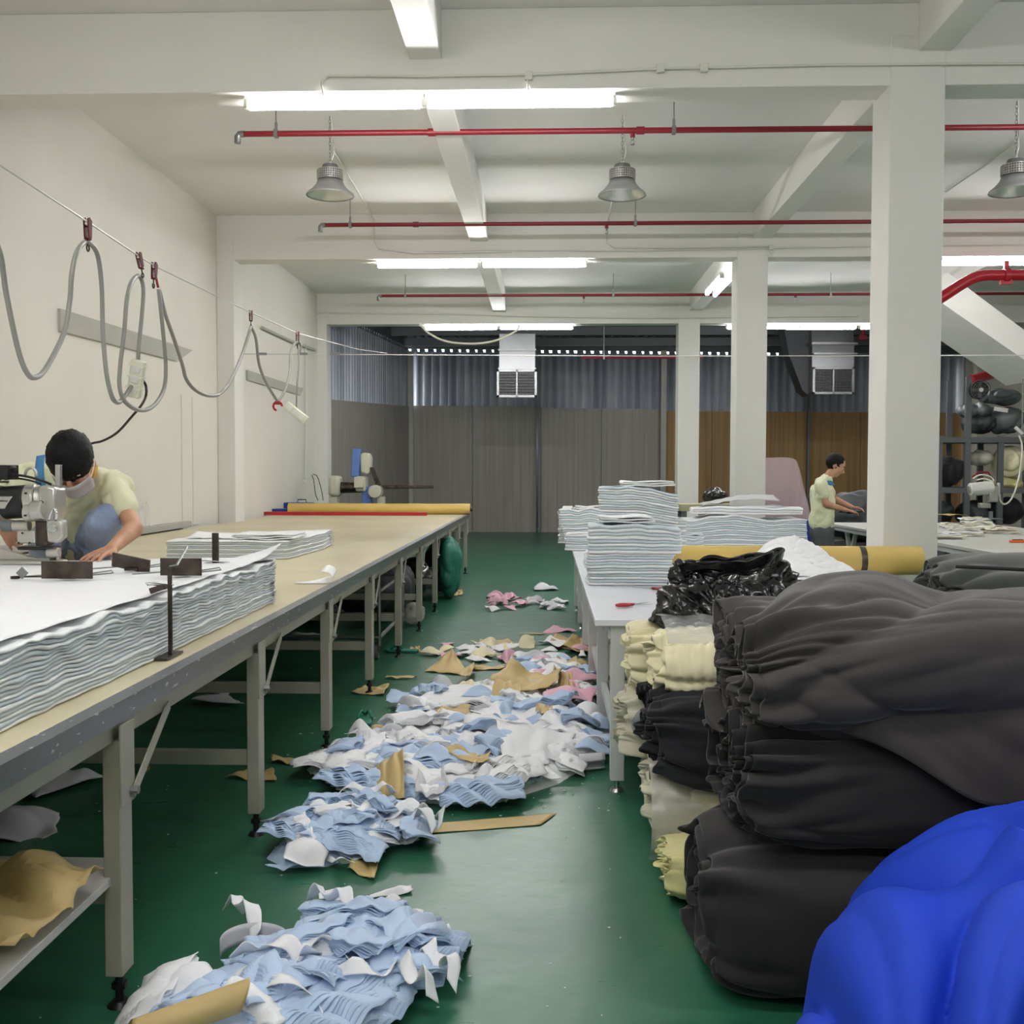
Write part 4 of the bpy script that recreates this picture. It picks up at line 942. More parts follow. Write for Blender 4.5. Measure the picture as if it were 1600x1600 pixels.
# the ridge seam running over the top
sp = []
for i in range(24):
    f_ = i/23; x = 1.18+.62*f_; 
    yy = 3.02-.44*f_; 
    zz = .865+.175*(1-min(.999, abs((yy-2.93)/.37))**2.7)**(1/2.7)+.062
    sp.append((x, yy-.0, zz if f_ < .9 else zz-.03))
MB().tube(sp, .006, 6).build('seam', GREYC2, t, 180)
bundle('fabric_roll', 1.30, 2.9, 3.45, .93, .30, .16, mat('dark_green_grey_jersey', (58, 62, 60), .88, sheen=.3), 'dark green-grey fabric bundle behind the huge charcoal one', ang=0, amp=.04, k=2, seed=15, ex=2.3, zmin=.3)
# pile beyond, by the white table
bundle('fabric_roll', .395, 1.6, 3.34, .095, .16, .09, YELC, 'pale yellow cloth roll lowest on the floor beside the charcoal pile', ang=1.3, amp=.02, k=16, seed=21, layers=7, endamp=.02, capamp=.045, nu=60, ex=3)
bundle('fabric_roll', .40, 1.7, 3.86, .185, .36, .18, IVORY, 'ivory cloth roll with ruffled end, in cloudy plastic, under the black roll', ang=1.2, amp=.025, k=9, seed=23, layers=9, endamp=.05, capamp=.06, nu=70, ex=3)
bundle('fabric_roll', .40, 1.7, 3.78, .44, .34, .185, BLACKC, 'black jersey roll lying between the cream and ivory rolls', ang=.2, amp=.045, k=4.0, seed=25, layers=8, endamp=.07, capamp=.05, nu=80, ex=2.5, ruff=14)
bundle('fabric_roll', .42, 1.7, 3.86, .665, .25, .125, CREAMC, 'cream cloth roll gathered in vertical pleats, below the black bag', ang=1.5, amp=.02, k=4, extra=pl2, seed=27, layers=6, endamp=.04, capamp=.04, nu=110, ex=2.3, fine=.5)
bundle('fabric_roll', .335, 1.5, 4.2, .635, .14, .125, CREAMC, 'cream cloth roll with deeply stacked pleated end, against the table corner', ang=.12, amp=.02, k=4, extra=pl1, seed=29, layers=4, endamp=.06, capamp=.03, nu=90, ex=3, fine=.4)
bundle('fabric_roll', .325, 1.5, 4.2, .36, .135, .15, IVORY, 'ivory cloth roll squeezed under the cream pleats next to the table leg', ang=1.0, amp=.04, k=8, seed=31, layers=6, endamp=.06, capamp=.05, nu=60, ex=3)
# cloudy film round the ivory roll
def film(name, x0, x1, yc, zc, ry, rz, seed, m, label, a0=.1, a1=3.4):
    def fn(u, v):
        a = a0+(a1-a0)*v; x = x0+(x1-x0)*u; d = .012+.02*rid(u*6, v*7, seed)
        sg = lambda q: (abs(q)**.7)*(1 if q > 0 else -1)
        return V((x, yc-sg(cos(a))*(ry+d), max(.006, zc+sg(sin(a))*(rz+d))))
    return solo(name, MB().grid(fn, 50, 50), m, label, 'plastic film', ang=180)
film('plastic_wrap', .36, .95, 3.86, .185, .36, .18, 3, CLEARW, 'cloudy plastic wrap round the ivory roll on the floor', -.9, 1.0)
film('plastic_wrap', .43, 1.0, 3.90, .675, .24, .135, 5, CLEARB, 'clear plastic film lying over the pleated cream roll', .5, 2.2)
sack('plastic_bag', (.375, 4.02, .39), (.04, .07, .06), clear('bluish_polythene', (150, 160, 175), .6), 'small bluish plastic bag bulging out beside the ivory roll', 'bag', seed=9, wr=.015, ws=14)
solo('lime_wedge', MB().prism([(.42, 4.45, .262), (.5, 4.45, .262), (.46, 4.5, .34), (.41, 4.5, .36)], (.0, .12, 0)), LIME, 'bright lime green plastic piece on the lower shelf of the white table', 'plastic piece', bevel=.008)

# ---- black rubbish bag
mb = MB(); c_ = V((.68, 4.13, .835))
mb.ball(c_, (.26, .2, .15), 20, 12); mb.ball(c_+V((-.12, 0, -.05)), (.15, .17, .11), 18, 12); mb.ball(c_+V((.17, .0, .02)), (.14, .15, .12), 18, 12)
mb.ball(c_+V((-.16, .02, .12)), (.055, .05, .075), 12, 8); mb.ball(c_+V((.25, .05, .12)), (.08, .08, .07), 12, 8); mb.ball(c_+V((.03, .05, .1)), (.2, .08, .05), 12, 8)
o = melt(mb, 'bag_body', BAGBLACK, .0075, 4)
for v in o.data.vertices:
    p = v.co; nrm = (p-c_).normalized()
    wx = .12*nz(p.x*6, p.z*6, p.y*6); v.co = p-nrm*(.06*(rid((p.x+wx)*7, (p.z-wx)*9, p.y*4)-.2)+.035*rid((p.x-wx)*15+p.z*6, (p.z+wx)*17, p.y*6)+.02*rid((p.x+p.z)*30, p.z*34+wx*60, 2))
    if v.co.z < .68: v.co.z = .68+(v.co.z-.68)*.3
t = thing('rubbish_bag', c_, 'shiny black plastic bag slumped on the cream rolls at the table corner', 'bag'); o.parent = t; o.location = -c_
def lip(u, v):
    a = u*2*pi; r_ = 1+.15*nz(cos(a)*2, sin(a)*2); h = v*.06
    return c_+V((.05+.2*r_*cos(a)*(1+.1*v), .03+.11*r_*sin(a), .12+h+.045*rid(a*1.4, v*2, 4)+.04*cos(a)*(1 if cos(a) > 0 else .3)))
MB().grid(lip, 90, 10, True).build('torn_rim', BAGBLACK, t, 180, solid=.002)

# ---- royal blue cloth in front
def bluef(u, v):
    # u: from the aisle end to the far end, v: from the floor in front over the crest to the back
    A_ = pi*(v*1.0); X_ = .545+1.55*u
    hgt = .62*min(1, (.0+(u+.015)*3.4))**.48; 
    x = X_+.0; y = 2.12-.37*cos(A_)*(1 if cos(A_) > 0 else .9)*min(1, (u+.03)*6)**.5
    z = hgt*max(0, sin(A_))**.62
    dx, dz = x-1.75, z+.25
    rho = sqrt(dx*dx+dz*dz*1.2)+.06*nz(x*2.4, z*3, 2)+.10*nz(x*1.1, z*1.1, 6); th = atan2(dz, -dx)
    f1 = rid(rho*6.5, th*.9, 3.3); f2 = rid(rho*12, th*1.4, 8.1)
    d = .105*cusp(rho*27+2.2*nz(x*1.3, z*1.5, 5)+.9*nz(x*4, z*3, 7), .6)*(.5+1.4*rid(x*1.2, z*1.4, 2))+.045*cusp(rho*64+3*nz(x*2.3, z*2.5, 9)+th*3, .7)*(.3+rid(x*3, z*3, 4))-.045
    n_ = V((-.35*(1-u), -cos(A_) if cos(A_) > 0 else -cos(A_), .6*sin(A_)+.1)).normalized()
    q = V((x, y, z))+n_*d
    q.z = max(.003, q.z); q.y = min(q.y, 2.49); return q
t = thing('blue_cloth_bundle', (1.2, 2.1, 0), 'royal blue jersey cloth heaped with sweeping curved folds in front of the dark rolls', 'fabric bundle')
MB().grid(bluef, 190, 190).build('cloth_wrap', ROYAL, t, 180)
# ================================================================== FLOOR SCRAPS
def patch(kind, seed, w, h, amp, nu=26, nv=20, th=.0025):
    """an offcut: ragged piece of cloth rucked into soft folds about the origin"""
    rnd = random.Random(seed)
    c = {'tri': [(-w/2, -h/2), (w/2, -h*.35), (w*.15, h/2), (w*.0, h/2)], 'quad': [(-w/2, -h/2), (w/2, -h*.4), (w*.4, h/2), (-w*.42, h*.38)],
         'strip': [(-w/2, -h*.15), (w/2, -h*.18), (w/2, h*.15), (-w/2, h*.12)], 'arc': [(-w/2, -h*.3), (w/2, -h*.3), (w*.3, h*.3), (-w*.3, h*.35)]}[kind]
    c = [(x*(.85+.3*rnd.random()), y*(.85+.3*rnd.random())) for x, y in c]; ang = rnd.random()*3; o = seed*1.7; bend = rnd.uniform(.2, 1)
    stiff = amp < .03
    def fn(u, v):
        x = (c[0][0]*(1-u)+c[1][0]*u)*(1-v)+(c[3][0]*(1-u)+c[2][0]*u)*v; y = (c[0][1]*(1-u)+c[1][1]*u)*(1-v)+(c[3][1]*(1-u)+c[2][1]*u)*v
        if kind == 'arc': y += .45*h*cos(x/w*3.0)
        x += .03*w*nz(v*4, o); y += .05*h*nz(u*5, o+3)
        q = x*cos(ang)+y*sin(ang); r = -x*sin(ang)+y*cos(ang)
        if stiff: z = amp*(1.5*rid(q*7, r*2.2, o)+.5*rid(q*16, r*6, o+2))
        else:
            wq = q+.03*nz(r*7, q*5, o); z = amp*(.6*sin(wq*34+2.5*nz(r*6, o))*(.4+rid(q*5, r*5, o+1)*2)+1.3*rid(q*7, r*3, o))+.05*bend*sin(pi*u)*sin(pi*v)
            q -= .010*cos(wq*34)
            x = q*cos(ang)-r*sin(ang); y = q*sin(ang)+r*cos(ang)
        x += .35*amp*nz(q*8, r*8, o+5)*2; y += .35*amp*nz(q*8, r*8, o+8)*2
        e = max(abs(u-.5), abs(v-.5))*2
        z *= 1.1-.5*e**4
        return V((x, y, z))
    return MB().grid(fn, nu, nv)
def pleat(seed, w, h, n, th):
    """one scrap made of many cut edges lying together like a fan of leaves"""
    m = MB(); o = seed*2.3
    for l in range(n):
        f_ = l/n
        def fn(u, v):
            x = -w/2+w*u+.02*nz(u*3, l*.4+o); y = -h/2+h*(v*(1-.5*f_))+f_*h*.55+.016*nz(u*6, l*.22, o)+.04*sin(u*3.2+o)
            z = th*l*(.5+.5*sin(pi*min(1, max(0, u*.9+.1))))*.6+.030*max(0, sin(v*pi*.9))*(1-f_)*.8+.040*rid(u*3.5+l*.10+v*.5, v, o)+.0035*sin(u*26+l*.5+o)
            return V((x, y, max(.001*l, z)))
        m.grid(fn, 30, 7)
    return m
PR = {}
def proto(key, mbm, m):
    if key not in PR: PR[key] = mbm.mesh('cloth_scrap', m, 180)
    return PR[key]
KINDS = ['quad', 'tri', 'quad', 'arc', 'strip', 'quad', 'tri', 'strip']
COLS = {'white': WHITEC, 'blue': BLUEC, 'pink': PINKC, 'cream': CREAMC, 'kraft': KRAFT, 'grey': mat('grey_white_interlining', (200, 200, 206), .8)}
for cname, m in COLS.items():
    for s_, kd in enumerate(KINDS):
        if cname in ('pink', 'cream', 'grey') and s_ > 3: continue
        if cname == 'kraft': proto((cname, s_), patch(kd, s_+40, .28, .16, .018, 12, 9), KRAFT)
        else: proto((cname, s_), patch(kd, s_+len(cname)*3, .26, .18, .032), m)
for s_ in range(5):
    proto(('bluepleat', s_), pleat(s_, .32, .17, 10, .0095), BLUEC); proto(('whitepleat', s_), pleat(s_+9, .30, .15, 9, .0095), WHITEC)
def place(key, loc, rz, tilt=0, roll=0, s=1, label='', group='', name='fabric_scrap', cat='fabric scrap', solid=.0025):
    o = bpy.data.objects.new(name, PR[key]); C.objects.link(o); o.location = V(loc); o.rotation_euler = (tilt, roll, rz); o.scale = (s, s, s)
    md = o.modifiers.new('s', 'SOLIDIFY'); md.thickness = solid; md.offset = 0
    return tag(o, label, cat, group)
def inside(p, poly):
    c_ = False; n = len(poly)
    for i in range(n):
        a, b = poly[i], poly[i-1]
        if (a.y > p.y) != (b.y > p.y) and p.x < (b.x-a.x)*(p.y-a.y)/(b.y-a.y)+a.x: c_ = not c_
    return c_
CN = {'white': 'white', 'blue': 'pale blue', 'pink': 'pink', 'cream': 'cream', 'kraft': 'brown kraft paper', 'grey': 'grey-white', 'bluepleat': 'pale blue pleated', 'whitepleat': 'white pleated'}
def heap(where, pxs, n, hgt, weights, seed, smin=.8, smax=1.2, mound=None):
    rnd = random.Random(seed); poly = [az(u, v, 0) for u, v in pxs]; c_ = sum(poly, V((0, 0, 0)))/len(poly)
    R = max((p-c_).length for p in poly)
    # distance to the outline decides how high the heap stands
    def edge(p):
        d = 9
        for i in range(len(poly)):
            a, b = poly[i-1], poly[i]; ab = b-a; t_ = max(0, min(1, (p-a).dot(ab)/ab.length_squared)); d = min(d, (p-a-ab*t_).length)
        return d
    x0, x1 = min(p.x for p in poly), max(p.x for p in poly); y0, y1 = min(p.y for p in poly), max(p.y for p in poly)
    if mound:
        step = .03; nx = int((x1-x0)/step)+1; ny = int((y1-y0)/step)+1
        def fn(u, v):
            p = V((x0+(x1-x0)*u, y0+(y1-y0)*v, 0)); e = edge(p) if inside(p, poly) else 0
            p.z = -.03+(hgt*.8+.03)*min(1, max(0, e-.045)/.13)**.6+.03*rid(p.x*11, p.y*13, seed)*min(1, max(0, e-.045)/.05)
            return p
        solo('scrap_mound', MB().grid(fn, nx, ny), COLS[mound], 'underlying tangle of offcuts '+where, 'fabric scraps', kind='stuff', ang=180)
    ks, ws = list(weights), list(weights.values()); k = 0; tries = 0
    while k < n and tries < n*60:
        tries += 1; p = V((rnd.uniform(x0, x1), rnd.uniform(y0, y1), 0))
        if not inside(p, poly): continue
        e = edge(p)
        if e < .035: continue
        c = rnd.choices(ks, ws)[0]; pl = 'pleat' in c; q = (c, rnd.randrange(5 if pl else (4 if c in ('pink', 'cream', 'grey') else 8)))
        z = hgt*min(1, e/.14)**.6*rnd.uniform(.35, 1)*.9 if hgt else .002
        s = rnd.uniform(smin, smax); out = (p-c_).normalized() if (p-c_).length > .01 else V((1, 0, 0))
        rz = rnd.uniform(0, 6.28) if not pl else atan2(out.y, out.x)+pi/2+rnd.uniform(-.5, .5)
        tl = min(.35, hgt*3.2)
        place(q, (p.x, p.y, z+.002), rz, rnd.uniform(-tl, tl), rnd.uniform(-tl, tl), s, '%s offcut %s' % (CN[c], where) if c != 'kraft' else 'brown kraft paper offcut '+where, '%s offcuts %s' % (CN[c], where), name='paper_scrap' if c == 'kraft' else 'fabric_scrap', cat='paper scrap' if c == 'kraft' else 'fabric scrap')
        k += 1
H1 = [(205, 1600), (330, 1500), (430, 1495), (490, 1450), (600, 1440), (700, 1475), (722, 1535), (640, 1575), (560, 1640), (430, 1690), (190, 1690)]
heap('in the heap at the foot of the closest table leg', H1, 62, .09, {'blue': 4, 'white': 3, 'bluepleat': 7, 'whitepleat': 2}, 1, .6, 1.0, 'blue')
H2 = [(385, 1345), (420, 1310), (480, 1280), (560, 1262), (640, 1275), (690, 1318), (600, 1335), (520, 1365), (430, 1368)]
heap('in the blue heap beside the long paper strip', H2, 38, .09, {'blue': 3, 'white': 2.5, 'bluepleat': 7, 'whitepleat': 2}, 2, .6, .95, 'blue')
H3 = [(475, 1210), (560, 1165), (640, 1140), (740, 1110), (860, 1105), (960, 1145), (960, 1185), (890, 1230), (790, 1262), (690, 1265), (560, 1255)]
heap('in the biggest white heap in the aisle', H3, 125, .078, {'blue': 3, 'white': 6, 'bluepleat': 4, 'whitepleat': 6, 'grey': 1}, 3, .65, 1.2, 'white')
H4 = [(610, 1100), (680, 1075), (790, 1060), (800, 1025), (900, 1020), (935, 1060), (945, 1125), (840, 1120), (740, 1125), (620, 1115)]
heap('among the mixed scraps by the white table legs', H4, 70, .05, {'blue': 3, 'white': 6, 'pink': 1.6, 'cream': .8, 'kraft': .8, 'grey': 1.5, 'bluepleat': 1.5, 'whitepleat': 1.5}, 4, .55, 1.0, 'white')
H5 = [(655, 1022), (700, 1008), (800, 1010), (880, 1000), (925, 1022), (900, 1040), (800, 1035), (700, 1035)]
heap('in the thin line of scraps across the aisle', H5, 26, .04, {'white': 4, 'blue': 1.5, 'cream': 2.5, 'pink': 1.2}, 5, .6, 1.0)
H6 = [(728, 944), (775, 934), (815, 937), (822, 950), (780, 960), (750, 952)]
heap('in the small pink pile far down the aisle', H6, 16, .07, {'pink': 5, 'white': 1}, 6, .55, .85)
H7 = [(815, 944), (845, 936), (893, 940), (893, 953), (850, 953)]
heap('in the small dull pile by the far table legs', H7, 12, .05, {'grey': 3, 'white': 2}, 7, .6, .9)
H8 = [(520, 1105), (560, 1150), (520, 1190), (430, 1210), (420, 1180)]
def bit(kind, u, v, s, rz, lab, z=.004, tilt=0, roll=0): p = az(u, v, 0); place(kind, (p.x, p.y, z), rz, tilt, roll, s, lab, None)
bit(('blue', 1), 622, 1088, 1.1, .5, 'small pale blue crumpled offcut by the third table foot')
bit(('grey', 0), 852, 922, 1.2, .2, 'single white scrap alone far down the aisle')
bit(('pink', 1), 870, 986, 1.3, .1, 'dusty pink scrap by the white table legs, past the kraft pieces')
bit(('kraft', 4), 832, 991, .8, .0, 'tiny kraft paper scrap beside the dusty pink scrap')
bit(('pink', 0), 905, 1075, 1.1, .3, 'larger pink cloth scrap close to the white table leg', .05)
bit(('pink', 2), 890, 1112, 1.3, 2.9, 'long smooth pink cloth piece lying over the white scraps', .09)
bit(('grey', 1), 335, 1100, 1.4, 2, 'grey-white curled scrap on the stretcher under the cutting table', .02)
bit(('grey', 0), 90, 1228, 1.4, 1, 'crumpled grey-white cloth on the floor under the cutting table')
bit(('grey', 2), 10, 1295, 1.6, .3, 'flat grey-white scrap at the picture edge under the cutting table')
bit(('grey', 1), 470, 995, 1.2, 1, 'small white peak of cloth beneath the table by the cart')
bit(('white', 4), 610, 1398, .55, .5, 'narrow white sliver of cloth on the open green floor')

# named kraft paper pieces
def kraft(pts, label, lift=.01, curl=None, seed=0, m=KRAFT, name='paper_scrap', base=.002, amp=.012, cat='paper scrap'):
    P = [az(u, v, 0) for u, v in pts]
    return solo(name, sheet(P, 20, 16, curl or (lambda u, v: V((0, 0, lift*(2*abs(u-.5))**2+lift*.6*rid(u*3, v*3, seed)))), amp, 3, seed, base), m, label, cat, solid=.0015, ang=60)
kraft([(663, 1050), (735, 1057), (715, 1040), (700, 1030)], 'peaked kraft paper offcut standing alone beside the table legs', curl=lambda u, v: V((0, 0, .10*v*(1-abs(u-.5)*1.2)+.01*rid(u*3, v*2))))
kraft([(748, 1008), (805, 1012), (793, 1001), (750, 1002)], 'flat kraft paper offcut behind the thin line of scraps', seed=2)
kraft([(858, 1010), (930, 1024), (925, 1000), (868, 998)], 'broad kraft paper offcut under the edge of the white table', seed=3, lift=.03)
kraft([(880, 1022), (935, 1024), (928, 1008), (895, 1004)], 'folded kraft paper lying over the broad offcut', seed=5, lift=.05, base=.02)
kraft([(736, 1048), (788, 1047), (792, 1042), (740, 1044)], 'narrow kraft paper sliver in the middle of the aisle', seed=4)
kraft([(602, 1062), (650, 1062), (652, 1060), (604, 1059)], 'very thin kraft paper sliver next to the third table foot', seed=6)
kraft([(548, 1084), (600, 1088), (608, 1073), (570, 1075)], 'kraft paper offcut under the fourth table foot', seed=7)
kraft([(765, 1098), (870, 1105), (880, 1078), (800, 1070)], 'large kraft paper sheet buried in the mixed scraps', lift=.07, seed=8, base=.07, amp=.03)
kraft([(768, 1110), (815, 1118), (812, 1096), (775, 1088)], 'dark curled kraft paper in front of the large buried sheet', base=.07, curl=lambda u, v: V((0, 0, .06*sin(pi*v))))
kraft([(872, 1112), (900, 1108), (893, 1085), (872, 1082)], 'kraft paper offcut folded upright by the pink cloth', base=.05, curl=lambda u, v: V((0, 0, .08*v)))
kraft([(862, 1072), (905, 1068), (900, 1040), (870, 1045)], 'squarish kraft paper offcut near the white table leg', base=.03, seed=11, lift=.04)
kraft([(680, 1140), (735, 1145), (733, 1128), (690, 1130)], 'kraft paper offcut on the back edge of the biggest heap', base=.08, seed=12)
kraft([(836, 1150), (862, 1157), (864, 1143), (840, 1136)], 'small kraft paper offcut sunk in the biggest heap', base=.12, seed=13)
kraft([(692, 1218), (762, 1240), (768, 1226), (715, 1210)], 'bent kraft paper strip on the front of the biggest heap', base=.11, seed=14, lift=.03)
kraft([(582, 1262), (632, 1268), (628, 1222), (590, 1222)], 'folded kraft paper leaning up against the biggest heap', base=.03, curl=lambda u, v: V((0, .02*sin(v*3), .14*sin(pi*min(1, v*.7+.05))*(.4+.6*u))))
kraft([(648, 1272), (702, 1262), (690, 1225), (655, 1215)], 'flat white interlining panel on the front edge of the biggest heap', base=.05, m=COLS['grey'], name='fabric_scrap', lift=.04, cat='fabric scrap')
kraft([(790, 1262), (862, 1215), (900, 1185), (775, 1180)], 'large smooth white cloth panel spilling off the biggest heap', base=.02, m=WHITEC, name='fabric_scrap', curl=lambda u, v: V((0, 0, .14*v**.6*(1-u*.35)+.02*rid(u*4, v*2))), cat='fabric scrap')
kraft([(672, 1303), (845, 1290), (870, 1272), (672, 1288)], 'long straight kraft paper strip lying on the open floor', seed=15, lift=.001, amp=.0015)
kraft([(543, 1362), (585, 1378), (598, 1335), (560, 1338)], 'kraft paper offcut poking from under the blue heap', seed=16)
kraft([(424, 1194), (488, 1199), (485, 1190), (424, 1186)], 'kraft paper strip at the edge of the cutting table shade', seed=17)
kraft([(352, 1218), (432, 1223), (426, 1208), (385, 1208)], 'kraft paper triangle on the floor behind the second table leg', seed=18)
kraft([(225, 1210), (234, 1205), (232, 1200), (225, 1200)], 'kraft paper corner just behind the closest table leg', seed=18)
kraft([(580, 1143), (625, 1142), (626, 1136), (588, 1138)], 'narrow kraft paper strip beside the green sandal', seed=19)
kraft([(640, 1018), (658, 1020), (655, 1013), (642, 1012)], 'small kraft paper piece behind the sandal by the fifth table foot', seed=20)
kraft([(706, 932), (724, 930), (722, 922), (710, 924)], 'yellowish paper scrap by the black bag far down the aisle', seed=21)
kraft([(715, 1065), (735, 1068), (745, 1050), (740, 1046)], 'kraft paper offcut leaning between white scraps', seed=22, base=.04)
P0 = [az(186, 1650, .06), az(372, 1622, .05)]
def bigcurl(u, v):
    a = P0[0].lerp(P0[1], u); ang = v*4.6; r_ = .036-.004*v
    return a+V((.04*sin(v*3)-.01, .0-r_*sin(ang)*.9+.02*v, r_*(1-cos(ang))*1.1+.06*u))
t = solo('kraft_paper_curl', MB().grid(bigcurl, 24, 40), KRAFT, 'big curled kraft paper strip on the heap closest to the camera', 'paper scrap', solid=.002, ang=80)
# white strips and small curls
def strip3(pts, w, m, label, name='cloth_strip', tw=.0):
    P = smooth([az(u, v, z) for u, v, z in pts], 6); n = len(P)-1
    def fn(u, v):
        i = min(int(u*n), n-1); f_ = u*n-i; p = P[i].lerp(P[i+1], f_); d = (P[i+1]-P[i]).normalized(); s = V((-d.y, d.x, 0)); k = tw*sin(u*9)
        return p+s*(v-.5)*w*cos(k)+V((0, 0, (v-.5)*w*sin(k)+.004*rid(u*14, v*3)+.0))
    return solo(name, MB().grid(fn, n*2, 5), m, label, 'fabric scrap', solid=.002, ang=180)
strip3([(498, 1400, .03), (530, 1398, .03), (537, 1415, .03), (560, 1422, .05), (565, 1432, .04), (553, 1450, .03), (538, 1470, .03), (530, 1485, .06)], .045, WHITEC, 'long frayed white tape winding over the green floor', tw=.5)
strip3([(563, 1432, .02), (580, 1425, .02), (600, 1412, .02), (622, 1400, .03)], .035, WHITEC, 'short end of white tape pointing towards the white table', tw=.5)
strip3([(697, 1445, .06), (705, 1465, .03), (712, 1480, .01), (722, 1490, .01)], .03, WHITEC, 'twisted white shred at the edge of the closest heap', tw=.8)
def ring(u, v):
    a = u*pi*1.15-.1; c0 = az(398, 1512, 0)
    return V((c0.x-.095*cos(a), c0.y+.055*sin(a), .055-.0+.028*(v-.5)*2+.02*sin(a)))
solo('paper_loop', MB().grid(ring, 40, 4), COLS['grey'], 'curved grey-white paper band standing behind the closest heap', 'paper', solid=.0012)
def tubep(u, v):
    a = u*2*pi*.86+.3; p0, p1 = az(905, 1192, .04), az(945, 1188, .04); p = p0.lerp(p1, v)
    return p+V((0, .0-.038*cos(a), .038*sin(a)))
solo('paper_tube', MB().grid(tubep, 30, 6), COLS['grey'], 'rolled grey paper tube beside the biggest heap and white table leg', 'paper', solid=.0015)
# ribbons and shreds lying over the heaps
rnd = random.Random(77)
def ribbon(u, v, a, L, w, z, m, label, group=None):
    p = az(u, v, 0); pts = []; n = 7
    for i in range(n):
        pts.append(V((p.x, p.y, z+.022*sin(i*1.7+u)+.008)) if i not in (0, n-1) else V((p.x, p.y, max(.008, z-.03))))
        a += rnd.uniform(-.7, .7); p = p+V((cos(a), sin(a), 0))*L/n
    P = smooth(pts, 5); N_ = len(P)-1; k0 = rnd.uniform(0, 6)
    def fn(s, t_):
        i = min(int(s*N_), N_-1); q = P[i].lerp(P[i+1], s*N_-i); d = (P[i+1]-P[i]).normalized(); sd = V((-d.y, d.x, 0)).normalized(); k = 1.0*sin(s*5+k0)
        return q+sd*(t_-.5)*w*cos(k)*(1+.2*nz(s*9, k0))+V((0, 0, (t_-.5)*w*sin(k)+.003*rid(s*20, t_*3, k0)))
    return solo('fabric_scrap', MB().grid(fn, 44, 5), m, label, 'fabric scrap', group, solid=.002, ang=180)
for u, v, a, L in ((360, 1540, -.3, .3), (400, 1505, 2.4, .3), (430, 1550, .1, .3), (480, 1530, -.5, .3), (545, 1470, 1.2, .22), (360, 1580, -.2, .4), (600, 1520, -.9, .22), (660, 1545, -1.2, .2), (640, 1565, -1.4, .2), (500, 1580, .3, .3)):
    ribbon(u, v, a, L, .045, .105, WHITEC, 'white cloth strip strewn over the heap at the closest table leg', 'white strips over the closest heap')
for u, v, a, L in ((470, 1310, .1, .3), (500, 1300, -.3, .35), (560, 1300, .2, .35), (610, 1300, -.5, .3), (640, 1315, .9, .22), (560, 1320, -.1, .3), (520, 1280, .2, .3)):
    ribbon(u, v, a, L, .035, .10, WHITEC, 'white cloth strip strewn over the blue heap beside the long paper strip', 'white strips over the blue heap')
for u, v, a, L in ((560, 1180, .3, .5), (620, 1200, -.4, .4), (700, 1190, .5, .4), (760, 1200, 0, .4), (720, 1230, .4, .3), (640, 1170, 2.9, .4), (830, 1170, .3, .4), (870, 1190, -.6, .4), (690, 1155, .1, .4), (780, 1150, -.3, .4), (740, 1245, .5, .25), (600, 1225, -.3, .3)):
    ribbon(u, v, a, L, .05, .085, WHITEC if (u//10) % 3 else BLUEC, ('white' if (u//10) % 3 else 'pale blue')+' cloth strip strewn over the biggest heap', ('white' if (u//10) % 3 else 'blue')+' strips over the biggest heap')
for i in range(7):
    # overlapping long cut edges fanning out of the biggest heap by the table legs
    u0 = 482+i*9
    strip3([(u0, 1206+i*5, .012+.006*i), (u0+50, 1188+i*3, .05+.005*i), (u0+110, 1176+i*2, .07+.004*i), (u0+190, 1172+i*2, .085)], .085, WHITEC, 'long layered white strip fanning out of the biggest heap towards the table leg', tw=.35)['group'] = 'long layered strips at the table-leg end of the biggest heap'
# sandals
def sandal(u, v, rz, label):
    p = az(u, v, 0); t = thing('sandal', p, label, 'sandal'); R_ = Matrix.Rotation(rz, 3, 'Z')
    out = [(0.0, -.13), (.035, -.12), (.04, -.07), (.033, -.01), (.046, .06), (.045, .10), (.02, .135), (-.01, .135), (-.04, .10), (-.044, .05), (-.032, -.01), (-.036, -.07), (-.03, -.12)]
    MB().prism([p+R_ @ V((x, y, .003)) for x, y in out], (0, 0, .018)).build('sole', GREENP, t, bevel=.004)
    m = MB().tube(smooth([p+R_ @ V(q) for q in ((-.038, .0, .02), (-.02, .045, .05), (0, .085, .024), (.022, .045, .05), (.036, .0, .02))], 5), .008, 8); m.build('strap', GREENP, t, 180)
sandal(570, 1128, .15, 'green rubber sandal upright on the floor near the biggest heap')
sandal(628, 1019, 1.5, 'green rubber sandal under the cutting table by the fifth foot')
# countless lint crumbs
m = MB(); rnd = random.Random(5)
for k in range(640):
    if k < 470: u, v = rnd.uniform(430, 960), 900+420*rnd.random()**1.3
    else: u, v = rnd.uniform(60, 1120), rnd.uniform(1150, 1600)
    p = az(u, v, .0012)
    if u > 620 and v > 1270 and rnd.random() < .75: continue
    s = rnd.uniform(.0012, .0055); a = rnd.uniform(0, 6.28)
    if p.y < 2.2 or (p.x < -1.0 and rnd.random() < .8): continue
    pts = [p+V((s*rnd.uniform(.5, 1.5)*cos(a+q), s*rnd.uniform(.4, 1)*sin(a+q), .001*rnd.random())) for q in (0, 1.4, 2.9, 4.4)]
    m.prism(pts, (0, 0, .002))
solo('lint_litter', m, WHITEC, 'tiny white lint crumbs sprinkled over the green floor', 'lint', kind='stuff')

